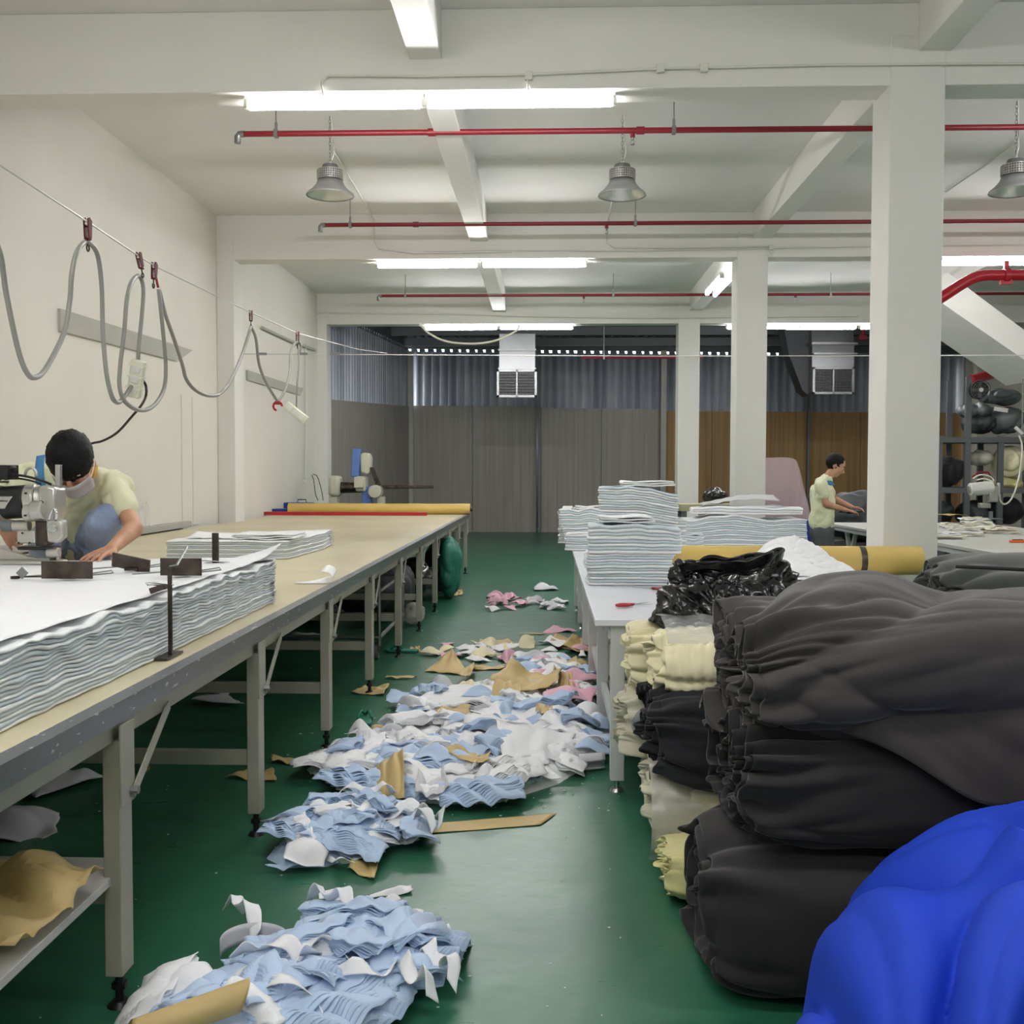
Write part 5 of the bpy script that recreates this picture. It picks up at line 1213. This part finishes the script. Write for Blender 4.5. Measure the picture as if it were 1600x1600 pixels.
# ================================================================== FAR SIDE: second work table, racks, sacks
X3, HT3 = 3.5, .748
t = thing('work_table', (4.3, 10, 0), 'pale work table with V-shaped white brackets, at which the standing man works', 'table')
MB().bb((X3, 7.3, HT3-.03), (5.4, 13.1, HT3)).build('tabletop', mat('worn_white_top', (205, 205, 198), .35, var=.08, vscale=3), t, bevel=.003)
MB().bb((X3+.02, 7.35, HT3-.075), (X3+.05, 13.0, HT3-.03)).build('apron_rail', WHITEPAINT, t)
for y in (7.75, 8.9, 10.1, 11.3, 12.5):
    for x in (X3+.14, 5.2):
        l = MB().bb((x-.03, y-.03, 0), (x+.03, y+.03, HT3-.35)).build('leg', WHITEPAINT, t)
        for k in (-1, 1):
            m = MB(); a, b = V((x, y, HT3-.40)), V((x, y+k*.20, HT3-.05)); m.prism([a+V((-.02, -.03, 0)), a+V((-.02, .03, 0)), b+V((-.02, .03, 0)), b+V((-.02, -.03, 0))], (.04, 0, 0)); m.build('bracket', WHITEPAINT, l)
sack('fabric_sack', (3.85, 8.35, .25), (.22, .3, .25), TEAL, 'teal cloth bundle on the floor under the far work table, by the big column', seed=30)
sack('fabric_sack', (4.5, 8.6, .22), (.35, .3, .22), BAGGREY, 'grey bundle on the floor beneath the far work table', seed=31)
sack('fabric_sack', (5.0, 9.6, .25), (.4, .4, .25), BAGDK, 'dark bundle deep beneath the far work table', seed=32)
# cream cloth pieces in low stacks
rnd = random.Random(12); k = 0
lbs = ['low stack of cream cloth pieces at the table edge beside the column', 'fanned stack of white cloth pieces, nearest the table corner', 'small heap of cream cloth pieces in the middle of the far table', 'loose white cloth pieces behind the cream stacks', 'cream cloth pieces stacked beneath the white cutting machine', 'flat cream pieces at the outer end of the row of stacks']
for (u, v, n, lb) in zip((1478, 1508, 1530, 1490, 1525, 1562), (842, 838, 828, 826, 816, 834), (3, 6, 6, 4, 4, 4), lbs):
    p = az(u, v, HT3); 
    lay('cloth_stack', [(p.x-.13, p.y-.04), (p.x+.15, p.y-.07), (p.x+.17, p.y+.22), (p.x-.12, p.y+.24)], HT3+.001, .014, n, lb, amp=.014, k=9, step=.03, jit=.03, seed=rnd.random()*30, mats=(WHITEC, IVORY), cat='cloth stack')
for u, v, lb in ((1318, 802, 'white cloth pieces under the standing man\'s hands'), (1345, 806, 'white cloth pieces on the far table right beside the column')):
    p = az(u, v, HT3); lay('cloth_stack', [(p.x-.02, p.y-.15), (p.x+.25, p.y-.1), (p.x+.25, p.y+.3), (p.x-.0, p.y+.3)], HT3+.001, .012, 3, lb, amp=.014, k=9, step=.03, jit=.03, seed=u, mats=(WHITEC, IVORY), cat='cloth stack')
p = az(1470, 812, HT3); solo('kraft_paper_scrap', MB().grid(lambda u, v: V((p.x-.1+.5*u, p.y+.1+.4*v, HT3+.05+.03*rid(u*2, v*2))), 10, 8), KRAFTROLL, 'yellow kraft paper lying behind the cream stacks on the far table', 'paper', solid=.003)
p = az(1592, 848, HT3); t = thing('hand_clip', p, 'small orange and black hand tool near the edge of the far table', 'tool')
MB().box(p+V((0, 0, .012)), (.16, .045, .022)).build('tool_body', ORANGE, t, bevel=.006); MB().box(p+V((-.01, 0, .026)), (.09, .03, .008)).build('tool_grip', BLACKM, t, bevel=.002)
# white straight knife machine on that table
Yk = az(1543, 812, HT3).y; q = lambda u, v, dy=0: ay(u, v, Yk)+V((0, dy, 0))
t = thing('cutting_machine', az(1543, 812, HT3), 'white upright fabric cutting machine standing on the far work table', 'cutting machine')
MB().cyl(q(1515, 765), q(1550, 762), .085, .095, 22).build('motor', WHITEM, t, bevel=.008)
MB().cyl(q(1513, 765), q(1519, 765), .05, n=18).build('motor_cap', SILVER, t, bevel=.004)
m = MB(); m.box(q(1550, 772), (.12, .14, .22)); m.build('gear_head', SILVER, t, bevel=.015)
m = MB(); m.box(q(1538, 790), (.14, .1, .07)); m.build('lower_housing', SILVER, t, bevel=.01)
MB().tube([q(1520, 746, .02), q(1528, 738, .02), q(1545, 738, .02), q(1552, 748, .02)], .012, 8).build('carry_handle', REDPIPE, t, 60)
MB().tube(smooth([q(1520, 748), q(1532, 742), q(1548, 745), q(1552, 752), q(1538, 748), q(1526, 750)], 4), .01, 8).build('coiled_cord', WHITECORD, t, 60)
MB().box((q(1548, 800).x, Yk, (HT3+q(0, 795).z)/2), (.05, .04, q(0, 795).z-HT3+.02)).build('blade_guard', STEEL, t, bevel=.004)
MB().box(V((q(1545, 800).x, Yk, HT3+.012)), (.3, .2, .018)).build('base_plate', STEEL, t, bevel=.005)
MB().box(q(1560, 765), (.03, .05, .18)).build('rear_handle', WHITEM, t, bevel=.008)
solo('power_cord', MB().tube(smooth([q(1562, 772), q(1563, 782), q(1570, 788), q(1580, 780), q(1590, 755), q(1596, 720), q(1597, 695), q(1592, 680)], 5), .012, 8), WHITECORD, 'white cord hanging in a loop behind the white cutting machine', 'cord')
t = thing('hanging_socket', q(1595, 672), 'white plug socket hanging at the picture edge above the white cutting machine', 'socket')
MB().box(q(1592, 673), (.04, .04, .13), Matrix.Rotation(-.8, 3, 'Y')).build('socket_body', WHITEM, t, bevel=.006); MB().tube([q(1597, 668), q(1598, 600), q(1600, 540)], .006, 6).build('hanging_cord', HOSE, t)

# rack
Yr = 15.2; q = lambda u, v, dy=0: ay(u, v, Yr)+V((0, dy, 0))
t = thing('storage_rack', q(1520, 900), 'tall grey steel rack filled with wrapped fabric at the far side', 'rack')
for u in (1469, 1513, 1565, 1640):
    a, b = q(u, 681), q(u, 900)
    for dy in (0, .7): MB().bb((a.x-.04, Yr+dy, 0), (a.x+.04, Yr+dy+.05, a.z if u != 1513 else q(0, 590).z)).build('rack_post', RACK, t)
for v in (686, 765, 838):
    a, b = q(1469, v), q(1640, v); MB().bb((a.x, Yr-.01, a.z-.05), (b.x, Yr+.75, a.z+.03)).build('rack_shelf', RACK, t)
def rs(u, v, ru, rv, m, label, seed, cat='sack', dy=.35, wr=.04): 
    p = q(u, v, dy); s = Yr/1620; return sack('fabric_sack' if cat == 'sack' else 'plastic_bag', p, (ru*s, .33, rv*s), m, label, cat, seed=seed, wr=wr, ws=4)
rs(1492, 737, 27, 25, BLACKC, 'big black fabric bundle on the middle shelf of the rack', 40)
rs(1480, 800, 22, 18, BAGDK, 'dark bundle on the low shelf of the rack', 41)
rs(1545, 660, 27, 17, BAGDK, 'dark grey sack lying lowest on top of the rack', 42)
rs(1535, 640, 22, 12, BAGGREY, 'grey sack in the middle of the pile on top of the rack', 43)
rs(1585, 655, 30, 22, BAGGREY, 'grey sack with a white tag, on top of the rack by the picture edge', 44)
rs(1575, 618, 30, 12, BAGGREY, 'long grey sack crowning the pile on the rack', 45)
rs(1548, 715, 16, 14, CLEARW, 'cloudy plastic bag of white cloth on the rack beside the post', 46, 'bag')
rs(1590, 722, 22, 26, CREAMC, 'cream fabric bundle in plastic on the rack shelf', 47)
rs(1592, 757, 18, 10, YELC, 'yellow bundle low on the middle rack shelf', 48)
rs(1585, 800, 26, 22, BLACKC, 'black bundle on the low rack shelf behind the cutting machine', 49)
rs(1535, 805, 22, 22, BAGDK, 'dark sack behind the legs of the white cutting machine', 50)
p = q(1563, 640, -.02); solo('sack_tag', MB().box(p, (.2, .006, .06), Matrix.Rotation(.15, 3, 'Y')), WHITEM, 'small white paper tag on a grey sack of the rack', 'tag')
p = q(1528, 610, -.1); t = thing('wall_fan', p, 'round black fan mounted high behind the rack sacks', 'fan')
m = MB()
for r_ in (.14, .11, .08, .05): m.tube([p+V((r_*cos(a), 0, r_*sin(a))) for a in [k*pi/12 for k in range(25)]], .005, 5)
for k in range(8): m.tube([p, p+V((.14*cos(k*pi/4), 0, .14*sin(k*pi/4)))], .004, 5)
m.build('fan_guard', RACK, t, 60); MB().cyl(p+V((0, .05, 0)), p+V((0, .12, 0)), .13, n=24).build('fan_drum', BLACKM, t); MB().cyl(p+V((0, -.02, 0)), p, .03, n=16).build('hub', WHITEM, t)
for k in range(4): MB().box(p+V((.06*cos(k*pi/2), .03, .06*sin(k*pi/2))), (.1, .01, .05), Matrix.Rotation(-k*pi/2, 3, 'Y') @ Matrix.Rotation(.4, 3, 'X')).build('fan_blade', RACK, t)

# covered machine
y = 13.4; f_ = lambda u, v: ay(u, v, y)
prof = [f_(1150, 850), f_(1165, 730), f_(1185, 718), f_(1210, 715), f_(1236, 716), f_(1246, 726), f_(1256, 765), f_(1264, 800), f_(1266, 850)]
xz = smooth([(p.x, 0, p.z) for p in prof], 5); x_lo = xz[0].x
def cov(u, v):
    i = u*(len(xz)-1); k = min(int(i), len(xz)-2); a = xz[k].lerp(xz[k+1], i-k); w = v*2-1
    z = .12+(a.z-.12)*(1-max(0, abs(w)-.7)*1.1) if abs(w) > .7 else a.z
    return V((a.x+.025*rid(a.z*2, v*5, 3)+.02*nz(a.z*4, v*3), y+.35+.38*w+.02*rid(a.x*7, a.z*1.5), z))
t = thing('covered_machine', (3.0, y, 0), 'machine hidden under a mauve-grey dust cover, behind the wide striped bundle', 'covered machine')
MB().grid(cov, 60, 30).build('dust_cover', MAUVE, t, 60)
def covf(u, v):
    i = u*(len(xz)-1); k = min(int(i), len(xz)-2); a = xz[k].lerp(xz[k+1], i-k)
    return V((a.x+.025*rid(a.z*v*2, 0, 3), y-.03+.03*rid(a.x*9, v*1.5, 2)+.0, .12+(a.z-.12)*v))
MB().grid(covf, 60, 24).build('cover_front', MAUVE, t, 60)
MB().bb((2.4, y+.1, 0), (3.3, y+.6, .7)).build('machine_stand', RACK, t)
p = ay(1250, 812, 12.9); solo('blue_crate', MB().bb((p.x-.05, 12.9, .5), (p.x+.25, 13.2, .78)), BLUEP, 'blue plastic crate edge between the mauve cover and the standing man', 'crate', bevel=.01)
# beige bench and black bag beyond the columns
p0, p1 = ay(1062, 771, 12.6), ay(1150, 786, 12.6)
t = thing('bench', (1.8, 12.8, 0), 'low beige bench top beyond the tall cloth tower', 'bench')
MB().bb((1.62, 12.6, .90), (2.5, 13.1, .985)).build('bench_top', BENCH, t, bevel=.004)
for x in (1.67, 2.45):
    for yy in (12.65, 13.05): MB().bb((x-.03, yy-.03, 0), (x+.03, yy+.03, .9)).build('leg', RACK, t)
sack('black_bag', (ay(1118, 770, 12.8).x, 12.8, 1.075), (.16, .14, .10), BAGBLACK, 'small black bag sitting on the beige bench', 'bag', seed=60)
sack('fabric_sack', (4.1, 13.7, .80), (.5, .32, .34), BAGDK, 'dark grey bundle behind the standing man\'s table', seed=61, wr=.05, ws=4)
solo('bundle_stand', MB().bb((3.7, 13.5, 0), (4.5, 14.0, .47)), RACK, 'grey box beneath the dark bundle behind the man', 'box')
# ================================================================== PEOPLE
def head_into(mb, c, f, up, s=1.0):
    """skull, jaw, nose, ears and lips in the frame face-direction f / crown up"""
    c, f, up = V(c), V(f).normalized(), V(up); up = (up-f*up.dot(f)).normalized(); sd = f.cross(up)
    R_ = Matrix((sd, f, up)).transposed(); g = lambda x, y, z: c+(sd*x+f*y+up*z)*s
    mb.ball(g(0, -.008, .02), (.076*s, .094*s, .088*s), 20, 14, R_)
    mb.ball(g(0, .035, -.045), (.058*s, .052*s, .066*s), 16, 12, R_)
    mb.ball(g(0, .055, -.092), (.026*s, .022*s, .018*s), 12, 8, R_)
    capsule(mb, g(0, .082, .012), g(0, .104, -.026), .008*s, .013*s, 10)
    mb.ball(g(0, .097, -.034), (.017*s, .010*s, .008*s), 10, 6, R_)
    mb.ball(g(0, .083, -.062), (.022*s, .010*s, .009*s), 10, 6, R_)
    for k in (-1, 1):
        mb.ball(g(k*.076, -.002, -.010), (.010*s, .018*s, .030*s), 10, 8, R_)
        mb.ball(g(k*.035, .070, -.025), (.022*s, .018*s, .020*s), 10, 8, R_)
        capsule(mb, g(k*.014, .084, .022), g(k*.046, .072, .022), .008*s, .007*s, 8)
    return g, R_
def hand_into(mb, w, d, n, side, curl=.5, s=1.0, spread=.12):
    """palm plus five jointed fingers; d along the hand, n out of its back, side = thumb side"""
    w, d, n = V(w), V(d).normalized(), V(n); n = (n-d*n.dot(d)).normalized(); t_ = d.cross(n)*side
    P = lambda a, b, c_: w+(d*a+t_*b+n*c_)*s
    for b in (-.028, -.010, .010, .028): capsule(mb, P(.012, b*.75, 0), P(.078, b, 0), .014*s, .0115*s, 10)
    for i, (b, L) in enumerate(((.030, .074), (.010, .082), (-.010, .076), (-.029, .060))):
        a0 = P(.082, b, 0); dd = (d+t_*spread*(b/.03)).normalized(); ang = curl*.5
        for j, (fl, r0, r1) in enumerate(((.42, .0098, .0088), (.32, .0088, .008), (.26, .008, .0066))):
            dj = dd*cos(ang)-n*sin(ang); a1 = a0+dj*L*fl*s; capsule(mb, a0, a1, r0*s, r1*s, 8); a0 = a1; ang += curl*.75
    a0 = P(.022, .030, -.004); a1 = P(.052, .058, -.012); a2 = P(.082, .064, -.020)
    capsule(mb, P(.01, .015, 0), a0, .014*s, .0135*s, 8); capsule(mb, a0, a1, .0125*s, .0105*s, 8); capsule(mb, a1, a2, .0102*s, .008*s, 8)
def child_melt(mb, name, m, t, voxel, it=3, wr=0, ws=8, seed=0): return melt(mb, name, m, voxel, it, t, wr, ws, seed)
def hair_cap(name, g, R_, t, s=1.0, up_=.030, back=-.022, r=(.086, .098, .090), seed=0):
    mb = MB().ball(g(0, back, up_), tuple(q*s for q in r), 40, 30, R_)
    for p in mb.v:
        q = p-g(0, 0, .02); dn = q.normalized(); p += dn*(.010*rid(p.x*70, p.y*70, p.z*26)-.003)*s
    mb.build(name, HAIR, t, 180)

# ---------------- the man squatting on the table behind the big lay
B = lambda u, v, y: ay(u, v, y)
t = thing('person', B(115, 860, 5.0)*1.0, 'person in pale yellow T-shirt and jeans squatting, head bowed over the cutting machine', 'person')
hc, hf, hu = B(113, 722, 4.50), (.06, -.50, -.86), (.03, -.86, .50)
body = MB(); g, R_ = head_into(body, hc, hf, hu, 1.12)
capsule(body, B(113, 745, 4.84), B(113, 728, 4.60), .060, .054)
E1, W1 = B(209, 826, 4.62), B(174, 858, 4.40)
capsule(body, B(186, 768, 4.80), E1, .034, .043); capsule(body, E1, W1, .043, .027)
hand_into(body, W1, (-.22, -.78, -.16), (0, -.15, .98), -1, .22, 1.05, .26)
E2, W2 = B(-32, 800, 4.66), B(2, 812, 4.40)
capsule(body, B(40, 752, 4.8), E2, .034, .043); capsule(body, E2, W2, .043, .028)
hand_into(body, W2, (.55, -.25, -.62), (.2, -.95, .3), 1, .55, .95)
capsule(body, B(113, 760, 4.86), B(113, 845, 5.0), .09, .10)
for k, (kx, ky) in ((1, (152, 872)), (-1, (62, 874))):
    a = B(kx, ky, 4.92); capsule(body, V((a.x, a.y+.04, HT+.07)), V((a.x, a.y-.0, HT+.035)), .036, .034); capsule(body, V((a.x, a.y+.04, HT+.035)), V((a.x+.01*k, a.y-.15, HT+.028)), .036, .027)
body_o = child_melt(body, 'body', SKIN, t, .0058, 3)
hair_cap('hair', g, R_, t, 1.12, up_=.030, back=-.012, r=(.0865, .105, .098))
# shirt
sh = MB()
capsule(sh, B(48, 750, 4.84), B(178, 762, 4.84), .088, .088); capsule(sh, B(113, 748, 4.86), B(113, 775, 4.86), .098, .14); capsule(sh, B(113, 775, 4.86), B(112, 835, 4.98), .150, .142)
capsule(sh, B(90, 770, 4.86), B(90, 830, 4.98), .13, .13); capsule(sh, B(140, 770, 4.86), B(138, 830, 4.98), .13, .13)
S1 = B(186, 765, 4.78); d_ = (E1-S1); capsule(sh, B(172, 762, 4.82), S1+d_*.42, .078, .066)
S2 = B(40, 750, 4.8); d_ = (E2-S2); capsule(sh, B(54, 752, 4.82), S2+d_*.46, .078, .066)
o = child_melt(sh, 'shirt', SHIRT, t, .0085, 4, .016, 9, 3)
# collar panels lying on the shirt
def band(name, pts, w, m, y0):
    P = smooth([B(u, v, y) for u, v, y in pts], 4)
    def fn(u, v):
        i = min(int(u*(len(P)-1)), len(P)-2); p = P[i].lerp(P[i+1], u*(len(P)-1)-i); return p+V((w*(v-.5), 0, .2*w*(v-.5)))
    MB().grid(fn, 20, 4).build(name, m, t, 180, solid=.006)
band('orange_shoulder_panel', [(148, 728, 4.76), (145, 742, 4.69), (136, 755, 4.66), (126, 762, 4.67)], .030, SHIRT_ORANGE, 0)
band('blue_shoulder_panel', [(64, 712, 4.78), (62, 727, 4.73), (62, 742, 4.70), (64, 760, 4.70)], .040, SHIRT_BLUE, 0)
# mask over the lower face, sagging below the bowed head
mk = MB(); mk.grid(lambda u, v: g((u-.5)*.15*(1-.15*v), .052+.064*sin(pi*u)**.8+.006*sin(v*9), -.012-.085*v+.012*sin(pi*u)), 20, 12)
mk.build('face_mask', MASKC, t, 180, solid=.003)
mk = MB()
for k in (-1, 1): mk.tube(smooth([g(k*.07, .055, -.03), g(k*.082, .02, -.012), g(k*.084, -.012, .0)], 4), .0022, 6)
mk.build('mask_strap', WHITEC, t)
mk = MB().grid(lambda u, v: B(88+52*u, 752+8*sin(pi*u)+9*v, 4.63+.05*abs(u-.5)), 16, 5); mk.build('neckline', MASKC, t, 180, solid=.004)
# jeans
jn = MB()
hipc = B(113, 858, 5.05); K1, K2 = B(163, 815, 4.68), B(72, 842, 4.70); A1, A2 = B(150, 872, 4.90), B(64, 874, 4.90)
capsule(jn, hipc+V((-.07, 0, 0)), hipc+V((.07, 0, 0)), .125, .125)
capsule(jn, hipc+V((.08, -.02, 0)), K1, .105, .078); capsule(jn, K1, V((A1.x, A1.y, HT+.07)), .080, .055)
capsule(jn, hipc+V((-.08, -.02, 0)), K2, .105, .078); capsule(jn, K2, V((A2.x, A2.y, HT+.07)), .078, .055)
child_melt(jn, 'jeans', DENIM, t, .0085, 3, .014, 11, 5)

# ---------------- the cutting machine he steers
ym = 4.18; q = lambda u, v, dy=0: ay(u, v, ym)+V((0, dy, 0)); zl2 = ztop+.004
t = thing('cutting_machine', V((q(70, 880).x, ym, zl2)), 'silver and black straight-knife fabric cutting machine held by the squatting man', 'cutting machine')
MB().cyl(q(6, 786), q(46, 783), .068, n=30).build('motor', BLACKM, t, bevel=.006)
for a, b, r_ in ((-6, 6, .072), (2, 6, .070)): MB().cyl(q(a, 787), q(b, 786), r_, n=30).build('motor_ring', SILVER, t, bevel=.003)
mtop = MB(); mtop.box(q(0, 738, .02), (.09, .09, .06)); mtop.ball(q(14, 732, .02), (.02, .03, .014)); mtop.build('switch_box', BLACKM, t, bevel=.008)
MB().tube(smooth([q(12, 745), q(25, 742, -.02), q(50, 745, -.03), q(72, 752, -.02), q(80, 757)], 4), .005, 8).build('motor_cable', BLACKCORD, t, 180)
MB().tube(smooth([q(8, 749), q(28, 747, -.03), q(52, 750, -.04), q(70, 756, -.03)], 4), .004, 8).build('motor_cable', BLACKCORD, t, 180)
MB().tube(smooth([q(38, 745), q(42, 734), q(50, 731), q(56, 737), q(57, 745)], 4), .006, 8).build('carry_ring', SILVER, t, 180)
# rating plate on the housing
m = MB().grid(lambda u, v: q(9+24*u*(1-.5*v), 775+19*v, -.0695-.0015+.012*(abs(v-.5)*1.2)**2), 8, 8); m.build('rating_plate', SILVER, t, 180, solid=.001)
mx = MB()
for k in range(6): mx.box(q(12.5+k*2.6, 782, -.0745), (.004, .001, .005))
mx.build('plate_lettering', BLACKM, t)
MB().cyl(q(46, 783), q(62, 781), .070, .066, 30).build('gear_head', SILVER, t, bevel=.006)
MB().cyl(q(62, 781), q(70, 780), .058, .052, 28).build('gear_flange', SILVER, t, bevel=.004)
MB().prism([q(68, 760, -.05), q(80, 757, -.05), q(95, 762, -.05), q(97, 800, -.05), q(90, 815, -.05), q(70, 812, -.05)], (0, .10, 0)).build('crank_case', SILVER, t, bevel=.010)
m = MB().cyl(q(50, 800, -.05), q(62, 800, -.05), .038, n=22); m.cyl(q(62, 798, -.055), q(80, 796, -.055), .044, .040, 22); m.build('drive_hub', SILVER, t, bevel=.005)
MB().cyl(q(76, 784, -.06), q(76.5, 784, -.067), .008, n=12).build('oil_screw', BLACKM, t)
for u, v in ((57, 804), (58, 770)): MB().cyl(q(u, v, -.088), q(u, v, -.098), .004, n=8).build('bolt', BLACKM, t)
MB().prism([q(86, 726, .0), q(93.5, 726, 0), q(93.5, 762, 0), q(86, 762, 0)], (0, .022, 0)).build('height_bar', CHROME, t, bevel=.001)
MB().cyl(q(10, 821, -.03), q(27, 821, -.03), .024, n=18).build('grip_sleeve', BAGGREY, t, bevel=.003)
MB().cyl(q(27, 821, -.03), q(52, 821, -.03), .0235, n=18).build('grip_tube', SILVER, t, bevel=.003)
MB().box(q(49, 838, -.02), (.075, .05, .052)).build('side_plate', SILVER, t, bevel=.004)
for u, v in ((38, 847), (44, 832), (55, 847)): MB().cyl(q(u, v, -.045), q(u, v, -.05), .004, n=8).build('bolt', BLACKM, t)
m = MB().box(q(70, 833), (.05, .06, .10)); m.build('standard_block', DKSTEEL, t, bevel=.004)
m = MB(); m.prism([q(80, 810, -.05), q(106, 812, -.05), q(107, 838, -.05), q(96, 848, -.05), q(82, 846, -.05)], (0, .05, 0)); m.build('sharpener_housing', SILVER, t, bevel=.008)
m = MB().cyl(q(93, 824, -.052), q(93, 824, -.068), .018, n=16); m.build('sharpener_knob', CHROME, t, bevel=.003)
m = MB().tube(smooth([q(86, 812, -.05), q(90, 802, -.06), q(95, 794, -.06), q(99, 802, -.06), q(96, 812, -.05)], 4), .006, 8); m.build('lever', CHROME, t, 180)
MB().box(q(62, 856, -.0), (.15, .07, .014)).build('lower_frame', BLACKM, t, bevel=.003)
MB().cyl(q(80, 864, -.03), q(98, 862, -.03), .020, n=16).build('roller', SILVER, t, bevel=.003)
m = MB(); m.bb((q(66, 0).x, ym-.01, zl2+.006), (q(74, 0).x, ym+.01, q(0, 855).z)); m.build('standard', DKSTEEL, t, bevel=.002)
MB().bb((q(76, 0).x, ym-.006, zl2+.006), (q(81, 0).x, ym+.012, q(0, 855).z)).build('knife', CHROME, t)
xb0, xb1 = q(-25, 0).x, q(84, 0).x
MB().prism([(xb0, ym-.10, zl2), (xb1-.05, ym-.07, zl2), (xb1+.01, ym-.01, zl2), (xb1+.01, ym+.03, zl2), (xb1-.05, ym+.09, zl2), (xb0, ym+.12, zl2)], (0, 0, .012)).build('base_plate', SILVER, t, bevel=.003)
MB().prism([q(-20, 850, .0), q(4, 858, 0), (xb1-.08, ym, zl2+.012), (q(-20, 880).x, ym, zl2+.012)], (0, .02, 0)).build('blade_cover', SILVER, t, bevel=.003)

# ---------------- the man standing at the far table
yp = 11.6; B = lambda u, v, dy=0: ay(u, v, yp+dy)
ft = B(1286, 850); t = thing('person', V((ft.x, yp, 0)), 'person in pale yellow T-shirt and grey trousers standing beside the far table, looking down', 'person')
hc, hf, hu = B(1306, 727), (.80, -.30, -.52), (.45, -.10, .85)
body = MB(); g, R_ = head_into(body, hc, hf, hu, 1.06)
sm = B(1285, 757); capsule(body, sm, B(1298, 740), .045, .052)
nS, fS = B(1283, 759, -.18), B(1290, 759, .18)
nE, nW = B(1291, 788, -.21), B(1322, 797, -.12); fE, fW = B(1304, 780, .22), B(1330, 792, .10)
capsule(body, nS, nE, .034, .040); capsule(body, nE, nW, .040, .026); hand_into(body, nW, (.85, .25, -.15), (0, 0, 1), 1, .5)
capsule(body, fS, fE, .034, .040); capsule(body, fE, fW, .040, .026); hand_into(body, fW, (.9, -.2, -.12), (0, 0, 1), -1, .5)
capsule(body, B(1285, 765), B(1284, 815), .07, .08)
for dy in (-.10, .10): capsule(body, B(1284, 815), V((ft.x-.02, yp+dy, .12)), .05, .04); capsule(body, V((ft.x-.02, yp+dy, .12)), V((ft.x-.02, yp+dy, .05)), .04, .04); capsule(body, V((ft.x-.04, yp+dy, .045)), V((ft.x+.14, yp+dy, .035)), .04, .032)
child_melt(body, 'body', SKIN, t, .0075, 3)
hair_cap('hair', g, R_, t, 1.06, up_=.026, back=-.024, r=(.086, .100, .094))
sh = MB(); ch = B(1284, 770); be = B(1284, 806)
for dy in (-.09, .0, .09): capsule(sh, ch+V((0, dy, 0)), be+V((.01, dy*.9, 0)), .108, .112)
capsule(sh, B(1283, 757, -.13), B(1286, 757, .13), .072, .072); capsule(sh, sm, B(1291, 750), .092, .074)
capsule(sh, nS, nS+(nE-nS)*.5, .070, .062); capsule(sh, fS, fS+(fE-fS)*.5, .070, .062)
hem = B(1284, 818)
for dy in (-.08, 0, .08): capsule(sh, be+V((0, dy, 0)), hem+V((.0, dy, 0)), .112, .116)
child_melt(sh, 'shirt', SHIRT, t, .011, 3, .014, 9, 7)
MB().grid(lambda u, v: sm+V((.078*cos(u*4.4-1.3)+.02+.03*v, -.09*sin(u*4.4-1.3)*1.1, .042+.0*u-.05*v)), 16, 4).build('blue_collar_panel', SHIRT_BLUE, t, 180, solid=.004)
tr = MB(); hp = B(1284, 832)
for dy in (-.085, .085):
    capsule(tr, hp+V((0, dy, .02)), V((ft.x+.01, yp+dy*1.15, .42)), .115, .085); capsule(tr, V((ft.x+.01, yp+dy*1.15, .42)), V((ft.x-.02, yp+dy*1.2, .10)), .082, .065)
child_melt(tr, 'trousers', TROUSER, t, .012, 3, .010, 9, 9)
for k, sgn in ((-.03, 1),):
    pass
for kx in (-1, 1):
    e = g(kx*.031, .078, .004); MB().ball(e, (.009, .008, .004), 10, 8, R_).build('eye', WHITEC, t)
    MB().tube([g(kx*.016, .094, .024), g(kx*.034, .090, .029), g(kx*.05, .078, .024)], .0035, 6).build('eyebrow', HAIR, t, 180)
# scissors-like black cutter in his hands
p = B(1332, 800, -.02); t = thing('shears', p, 'black shears in the standing man\'s hands above the white pieces', 'scissors')
MB().box(p+V((.02, 0, .0)), (.17, .035, .03), Matrix.Rotation(-.08, 3, 'Y')).build('shears_body', BLACKM, t, bevel=.008); MB().tube([p+V((-.06, 0, 0)), p+V((-.12, -.02, .01)), p+V((-.14, 0, 0)), p+V((-.12, .03, 0)), p+V((-.06, .01, 0))], .008, 8).build('handle', BLACKM, t, 180)
# ================================================================== VIEW
S = bpy.context.scene
S.view_settings.view_transform = 'Standard'; S.view_settings.look = 'None'; S.view_settings.gamma = 1; S.view_settings.use_curve_mapping = False
S.view_settings.exposure = 2.0
S.cycles.use_denoising = True; S.cycles.max_bounces = 8; S.cycles.diffuse_bounces = 5; S.cycles.transparent_max_bounces = 16
